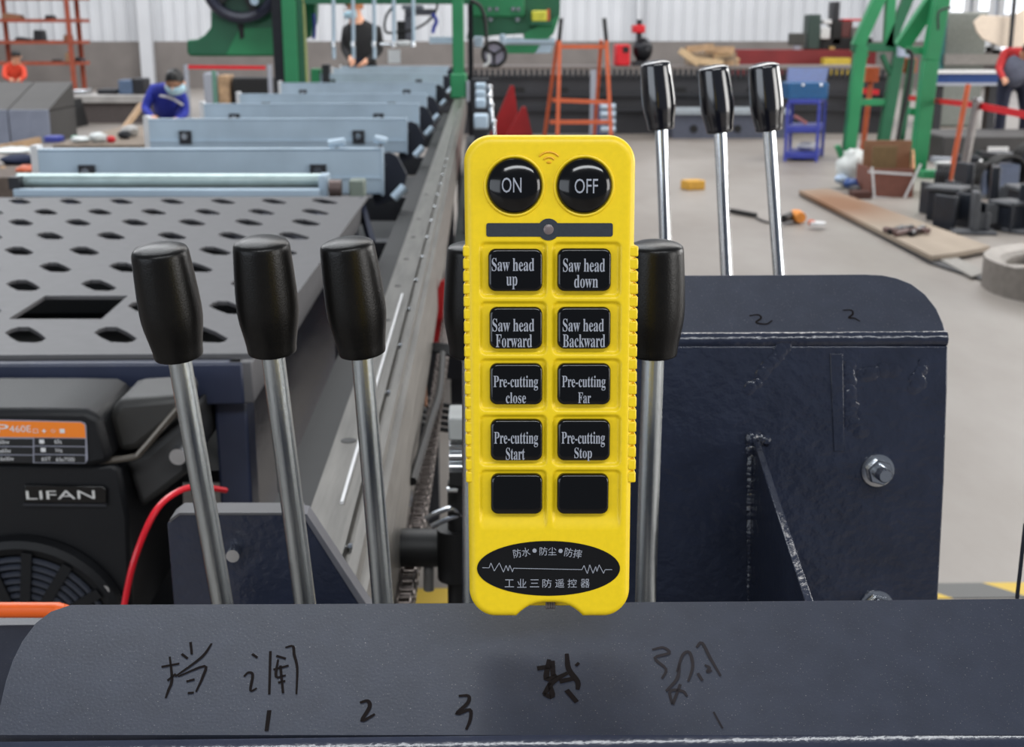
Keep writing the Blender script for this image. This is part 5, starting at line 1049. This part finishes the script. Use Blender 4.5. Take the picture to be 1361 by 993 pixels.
# dark steel stock on the right with a white sheet of paper
a = at_y(1252, 205, 13.6); c = at_y(1420, 181, 13.6); t = thing('dark_steel_box', 'long dark steel box carrying a white paper sheet at right', 'steel box', ((a.x+c.x)/2, 13.6, 0)); part('box_body', MB().box((a.x, 13.6, 0), (c.x, 14.6, c.z)), mat('charcoal_box', (62, 60, 60), .6, var=.2, scale=3), t, bevel=.02); part('paper', pb(1312, 195, 1341, 209, 13.58, .01), WHITE, t)
for i, (x0, y0, x1, y1, Y, m_, l) in enumerate(((1240, 212, 1300, 214, 12.9, PALE, 'pale flat steel strip behind the green base beam'), (1245, 219, 1322, 216, 12.7, WHITE, 'white board lying behind the green base beam'), (1250, 224, 1330, 228, 12.5, DARK, 'dark flat bar lying behind the green base beam'), (1300, 204, 1370, 214, 12.2, DARK, 'dark round bar sloping at the right edge'), (1330, 226, 1372, 222, 12.1, PALE, 'pale rag strip near right edge'))):
    a = at_y(x0, y0, Y); c = at_y(x1, y1, Y); a.z = max(a.z, .03); c.z = max(c.z, .03); solo('steel_strip' if m_ is not WHITE else 'white_board', MB().bar(a, c, .16, .05), m_, l, 'steel stock')
# ================================================================== cardboard box with strapping
bY = 10.9
cb = thing('cardboard_box', 'open brown cardboard carton bound with white strapping', 'carton', (at_y(1190, 275, bY).x, bY, 0))
x0 = at_y(1155, 275, bY).x; x1 = at_y(1212, 275, bY).x; zt_ = at_y(1170, 224, bY).z; MAR = mat('maroon_brown_carton', (122, 78, 66), .85, var=.1)
part('front_panel', MB().box((x0, bY, 0), (x1, bY+.01, zt_)), MAR, cb); part('side_panel', MB().add([(x1, bY, 0), (x1+.11, bY+.45, 0), (x1+.13, bY+.45, zt_+.12), (x1, bY, zt_), (x1-.01, bY+.01, 0), (x1+.10, bY+.46, 0), (x1+.12, bY+.46, zt_+.12), (x1-.01, bY+.01, zt_)], [(0,1,2,3),(7,6,5,4),(0,4,5,1),(1,5,6,2),(2,6,7,3),(3,7,4,0)]), mat('pale_carton_edge', (196, 142, 104), .85), cb)
part('back_panel', MB().box((x0+.05, bY+.43, 0), (x1+.1, bY+.45, zt_+.2)), CARD, cb); part('left_panel', MB().box((x0, bY+.01, 0), (x0+.01, bY+.44, zt_)), MAR, cb); part('inner_flap', MB().box((x0+.06, bY+.2, zt_-.02), (x1-.1, bY+.22, zt_+.17)), mat('olive_card', (120, 98, 66), .85), cb)
for y in (228, 262): part('strap', MB().bar(at_y(1154, y, bY-.006), at_y(1213, y+4, bY-.006), .02, .004, V((0, 1, 0))), WHITE, cb)
part('strap', MB().bar(at_y(1159, 222, bY-.008), at_y(1163, 272, bY-.008), .02, .004, V((0, 1, 0))), WHITE, cb); part('strap', MB().bar(at_y(1224, 218, bY-.008), at_y(1196, 276, bY-.02), .02, .004, V((0, 1, 0))), WHITE, cb)
gb = thing('plastic_bag', 'white plastic sack with green edges leaning by the carton', 'bag', (at_y(1132, 240, 11.6).x, 11.6, 0)); qb = at_y(1134, 222, 11.6)
part('sack', MB().blob((qb.x, 11.6, .17), 1, (.15, .13, .18), 16, 10, .13), CLEAR, gb); part('sack_ear', MB().bar((qb.x-.1, 11.6, .25), (qb.x-.16, 11.6, .38), .04, .07, V((0, 1, 0))), GREEN, gb); part('sack_ear', MB().bar((qb.x+.09, 11.6, .26), (qb.x+.12, 11.6, .4), .03, .04, V((0, 1, 0))), CLEAR, gb)
lump('blue_rag', 1131, 244, 11.2, 20, 14, BLUE, 'bright blue rag on the floor by the white sack', 'rag'); lump('blue_film', 1118, 238, 11.5, 18, 12, mat('pale_blue_film', (166, 184, 206), .5), 'pale blue film beside the blue rag', 'rag'); lump('dark_lump', 1136, 252, 11.0, 18, 12, DARK, 'dark round part on the floor below the blue rag', 'part')
solo('brown_offcut', MB().box((at_y(1130, 262, 10.9).x, 10.8, 0), (at_y(1154, 262, 10.9).x, 10.95, .06)), DRED if 0 else mat('dark_brown', (76, 44, 36), .7), 'dark brown offcut at the left foot of the carton', 'offcut')
# ================================================================== plank on floor etc.
plk = bpy.data.materials.new('stained_plank'); plk.use_nodes = True; nt = plk.node_tree; b = nt.nodes['Principled BSDF']; tc = nt.nodes.new('ShaderNodeTexCoord')
n1 = nt.nodes.new('ShaderNodeTexNoise'); n1.inputs['Scale'].default_value = 6; n1.inputs['Detail'].default_value = 6; mp = nt.nodes.new('ShaderNodeMapping'); mp.inputs['Scale'].default_value = (1, .3, 1); nt.links.new(tc.outputs['Object'], mp.inputs[0]); nt.links.new(mp.outputs[0], n1.inputs[0])
r1 = nt.nodes.new('ShaderNodeValToRGB'); r1.color_ramp.elements[0].color = (*lin((132, 119, 104)), 1); r1.color_ramp.elements[1].color = (*lin((168, 153, 136)), 1); nt.links.new(n1.outputs[0], r1.inputs[0])
gr2 = nt.nodes.new('ShaderNodeTexGradient'); gr2.gradient_type = 'SPHERICAL'; mp2 = nt.nodes.new('ShaderNodeMapping'); mp2.vector_type = 'TEXTURE'; nt.links.new(tc.outputs['Object'], mp2.inputs[0]); nt.links.new(mp2.outputs[0], gr2.inputs[0])
mx = nt.nodes.new('ShaderNodeMix'); mx.data_type = 'RGBA'; mm_ = nt.nodes.new('ShaderNodeMath'); mm_.operation = 'MULTIPLY'; mm_.inputs[1].default_value = 1.3; mm_.use_clamp = True
nt.links.new(gr2.outputs[1], mm_.inputs[0]); nt.links.new(mm_.outputs[0], mx.inputs[0]); nt.links.new(r1.outputs[0], mx.inputs[6]); mx.inputs[7].default_value = (*lin((122, 84, 54)), 1); nt.links.new(mx.outputs[2], b.inputs['Base Color']); b.inputs['Roughness'].default_value = .75
zp = .05; pts = [at_z(*p_, zp) for p_ in ((1062, 253), (1100, 250), (1316, 327), (1272, 336), (1238, 340))]; ff = Frame(V((0, 0, zp)), V((1, 0, 0)), V((0, 0, 1)))
o = solo('wooden_board', MB().prism([(p_.x, p_.y) for p_ in pts], ff, -.03, 0), plk, 'long pale wooden board with rusty stain lying on the floor', 'board')
stn = at_z(1115, 270, zp)-o.location; mp2.inputs['Location'].default_value = stn; mp2.inputs['Scale'].default_value = (.55, 1.3, .5)
pts = [at_z(*p_, .02) for p_ in ((1062, 256), (1072, 256), (1245, 342), (1361, 378), (1420, 396), (1412, 402), (1352, 385), (1235, 347))]
solo('steel_angle', MB().prism([(p_.x, p_.y) for p_ in pts], Frame(V((0, 0, .015)), V((1, 0, 0)), V((0, 0, 1))), -.015, .0), DARK, 'dark steel strip running along the floor under the board', 'steel strip')
pts = [at_z(*p_, .02) for p_ in ((1242, 341), (1262, 338), (1312, 362), (1292, 368))]
solo('pale_plate', MB().prism([(p_.x, p_.y) for p_ in pts], Frame(V((0, 0, .022)), V((1, 0, 0)), V((0, 0, 1))), -.01, 0), mat('dull_pale_plate', (138, 134, 128), .6), 'pale steel plate on the floor beyond the board end', 'plate')
for i in range(7):
    x = 1176+i*7; a = at_z(x, 305+(i % 3)*3, zp+.02); c = at_z(x+16, 307-(i % 2)*5, zp+.03); solo('tool_bit', MB().cyl(a, c, .02, seg=8), SHAFT if i % 2 else mat('rusty_bit', (96, 70, 66), .5), 'small dark steel bit, %s from left in heap on the board' % (['first', 'second', 'third', 'fourth', 'fifth', 'sixth', 'seventh'][i]), 'steel bit', 'steel bits heaped on the board')
# yellow block, grinder, stick
a = at_z(909, 253, 0); t = solo('yellow_block', MB().box((a.x, a.y, 0), (a.x+.18, a.y+.14, .085)), mat('amber_block', (200, 150, 52), .6), 'small amber yellow block lying alone on the floor', 'block', bevel=.01)
t.matrix_basis = t.matrix_basis @ Matrix.Rotation(.35, 4, 'Z')
g = thing('angle_grinder', 'orange and black angle grinder lying on the floor', 'power tool', at_z(1062, 294, 0)); gz = .05
A_ = at_z(1041, 291, gz); B_ = at_z(1056, 286, gz); C_ = at_z(1076, 294, gz); D_ = at_z(1087, 299, .03)
part('motor_body', MB().lathe([(.02, 0), (.045, .01), (.05, .06), (.04, .14)], B_, C_-B_, 14), mat('grinder_orange', (226, 140, 50), .5), g); part('handle', MB().cyl(A_, B_, .03, .035, seg=12), BLACK, g); part('grip', MB().cyl(C_-V((0, 0, .01)), C_+(D_-C_)*.5, .022, seg=10), ORANGE, g); part('guard_disc', MB().cyl(D_, D_+V((0, 0, .02)), .055, seg=20), WHITE, g)
part('cord', MB().tube([at_z(1041, 291, .02), at_z(1025, 296, .01), at_z(1010, 292, .01), at_z(1002, 287, .01)], .008, 6), BLACK, g)
solo('black_stick', MB().bar(at_z(972, 280, .02), at_z(1004, 286, .02), .04, .03), BLACK, 'short black stick on the floor behind the chrome levers', 'stick')
# wheel rim at the right edge
wz = .17; wc2 = at_z(1463, 346, wz); t = thing('steel_wheel_rim', 'thick grey steel wheel rim lying flat at the right edge', 'wheel rim', (wc2.x, wc2.y, 0)); RM = mat('dull_rim_steel', (134, 128, 122), .5, .4, var=.15)
Ro = wc2.x-at_z(1314, 345, wz).x
part('rim', MB().lathe([(Ro*.86, wz-.02), (Ro, wz), (Ro*1.0, wz-.18), (Ro*.98, wz-.19), (Ro*.98, 0.0), (Ro*.8, 0), (Ro*.8, wz-.04), (Ro*.86, wz-.02)], (wc2.x, wc2.y, 0), (0, 0, 1), 48, cap=False), RM, t)
for k_ in range(5):
    th = k_*2*math.pi/5+.5; part('spoke', MB().bar((wc2.x, wc2.y, wz-.06), (wc2.x+math.cos(th)*Ro*.85, wc2.y+math.sin(th)*Ro*.85, wz-.06), .1, .04), RM, t)
part('hub', MB().cyl((wc2.x, wc2.y, 0), (wc2.x, wc2.y, wz), Ro*.25, seg=24), RM, t)
# dark steel parts heap
rh = random.Random(21); DK = mat('blue_black_casting', (32, 36, 44), .4, var=.3, scale=12); DK2 = mat('grey_steel_bracket', (74, 76, 80), .6, var=.15)
def bracket(x, y, s, rot, m_, label, kind):
    p0 = at_z(x, y, 0); k_ = s
    t = thing('steel_bracket' if kind < 3 else 'cable_reel', label, 'steel part', (p0.x, p0.y, 0), None)
    M_ = Matrix.Translation(p0) @ Matrix.Rotation(rot, 4, 'Z')
    def B(nm, a, c, mm=m_): mb = MB().box(a, c); mb.v = [M_ @ (v*k_) for v in mb.v]; part(nm, mb, mm, t, bevel=.01)
    if kind == 0: B('base_plate', (-.3, -.2, 0), (.3, .2, .05), DK2); B('upright_plate', (-.05, -.15, .05), (.05, .15, .6)); B('web', (.05, -.03, .05), (.22, .03, .3), DK2)
    if kind == 1: B('side_plate', (-.25, -.2, 0), (-.2, .2, .5)); B('side_plate', (.2, -.2, 0), (.25, .2, .5)); B('joining_plate', (-.2, .1, .1), (.2, .15, .45), DK2)
    if kind == 2: B('block_body', (-.2, -.2, 0), (.2, .2, .4)); B('block_cap', (-.24, -.24, .4), (.24, .24, .46), DK2)
    if kind == 3:
        mb = MB(); 
        for i in range(5): mb.ring((0, -.1+.05*i, .28), (0, 1, .1), .24, .022, 24, 6)
        mb.v = [M_ @ (v*k_) for v in mb.v]; tag(part('cable_winding', mb, BLACK, t), kind='stuff'); B('reel_base', (-.2, -.15, 0), (.2, .15, .06), DK2); B('reel_core', (-.14, -.12, .05), (.14, .12, .42), mat('grey_blue_core', (96, 106, 128), .4))
for x, y, s, rot, m_, l, kd in ((1248, 284, .8, .3, DK, 'dark steel bracket beside the strapped carton', 1), (1256, 292, .9, .9, DK, 'dark block at the foot of the orange prop pole', 2), (1278, 278, 1.0, .2, DK, 'upright dark bracket at the foot of the barrier post', 0), (1302, 262, .9, .7, DK, 'dark cable reel right of the barrier post', 3), (1293, 310, .8, -.2, DK2, 'grey angled bracket with slanted plate before the dark heap', 0), (1332, 262, 1.1, .1, BLACK, 'large black cable reel at the far right', 3), (1318, 308, .7, .1, DK, 'dark twin-plate bracket behind the wheel rim', 1), (1340, 306, .75, .4, DK, 'dark capped block behind the wheel rim', 2), (1366, 298, 1.0, .0, DK, 'dark capped block at the right frame edge', 2), (1250, 258, .8, 1.2, BLACK, 'black cable coil beside the strapped carton', 3),
 (1268, 304, .8, .5, DK, 'dark twin-plate bracket below the orange prop pole', 1), (1318, 284, 1.0, -.3, DK, 'dark upright bracket between the two cable reels', 0), (1350, 290, .8, .8, DK2, 'grey twin-plate bracket under the largest cable reel', 1), (1283, 242, .8, 1.3, DK, 'dark bracket behind the cable reel and barrier post', 1), (1326, 238, .9, .4, DK, 'dark capped block behind the cable reels', 2), (1368, 240, 1.1, .2, BLACK, 'black cable reel at the back of the heap', 3), (1366, 308, .9, .6, DK, 'dark upright bracket at the right edge behind the wheel rim', 0)):
    bracket(x, y, s*.62, rot, m_, l, kd)
for ob in list(bpy.data.objects):
    if ob.type == 'MESH' and ob.name.startswith('lettering'): bpy.data.objects.remove(ob)
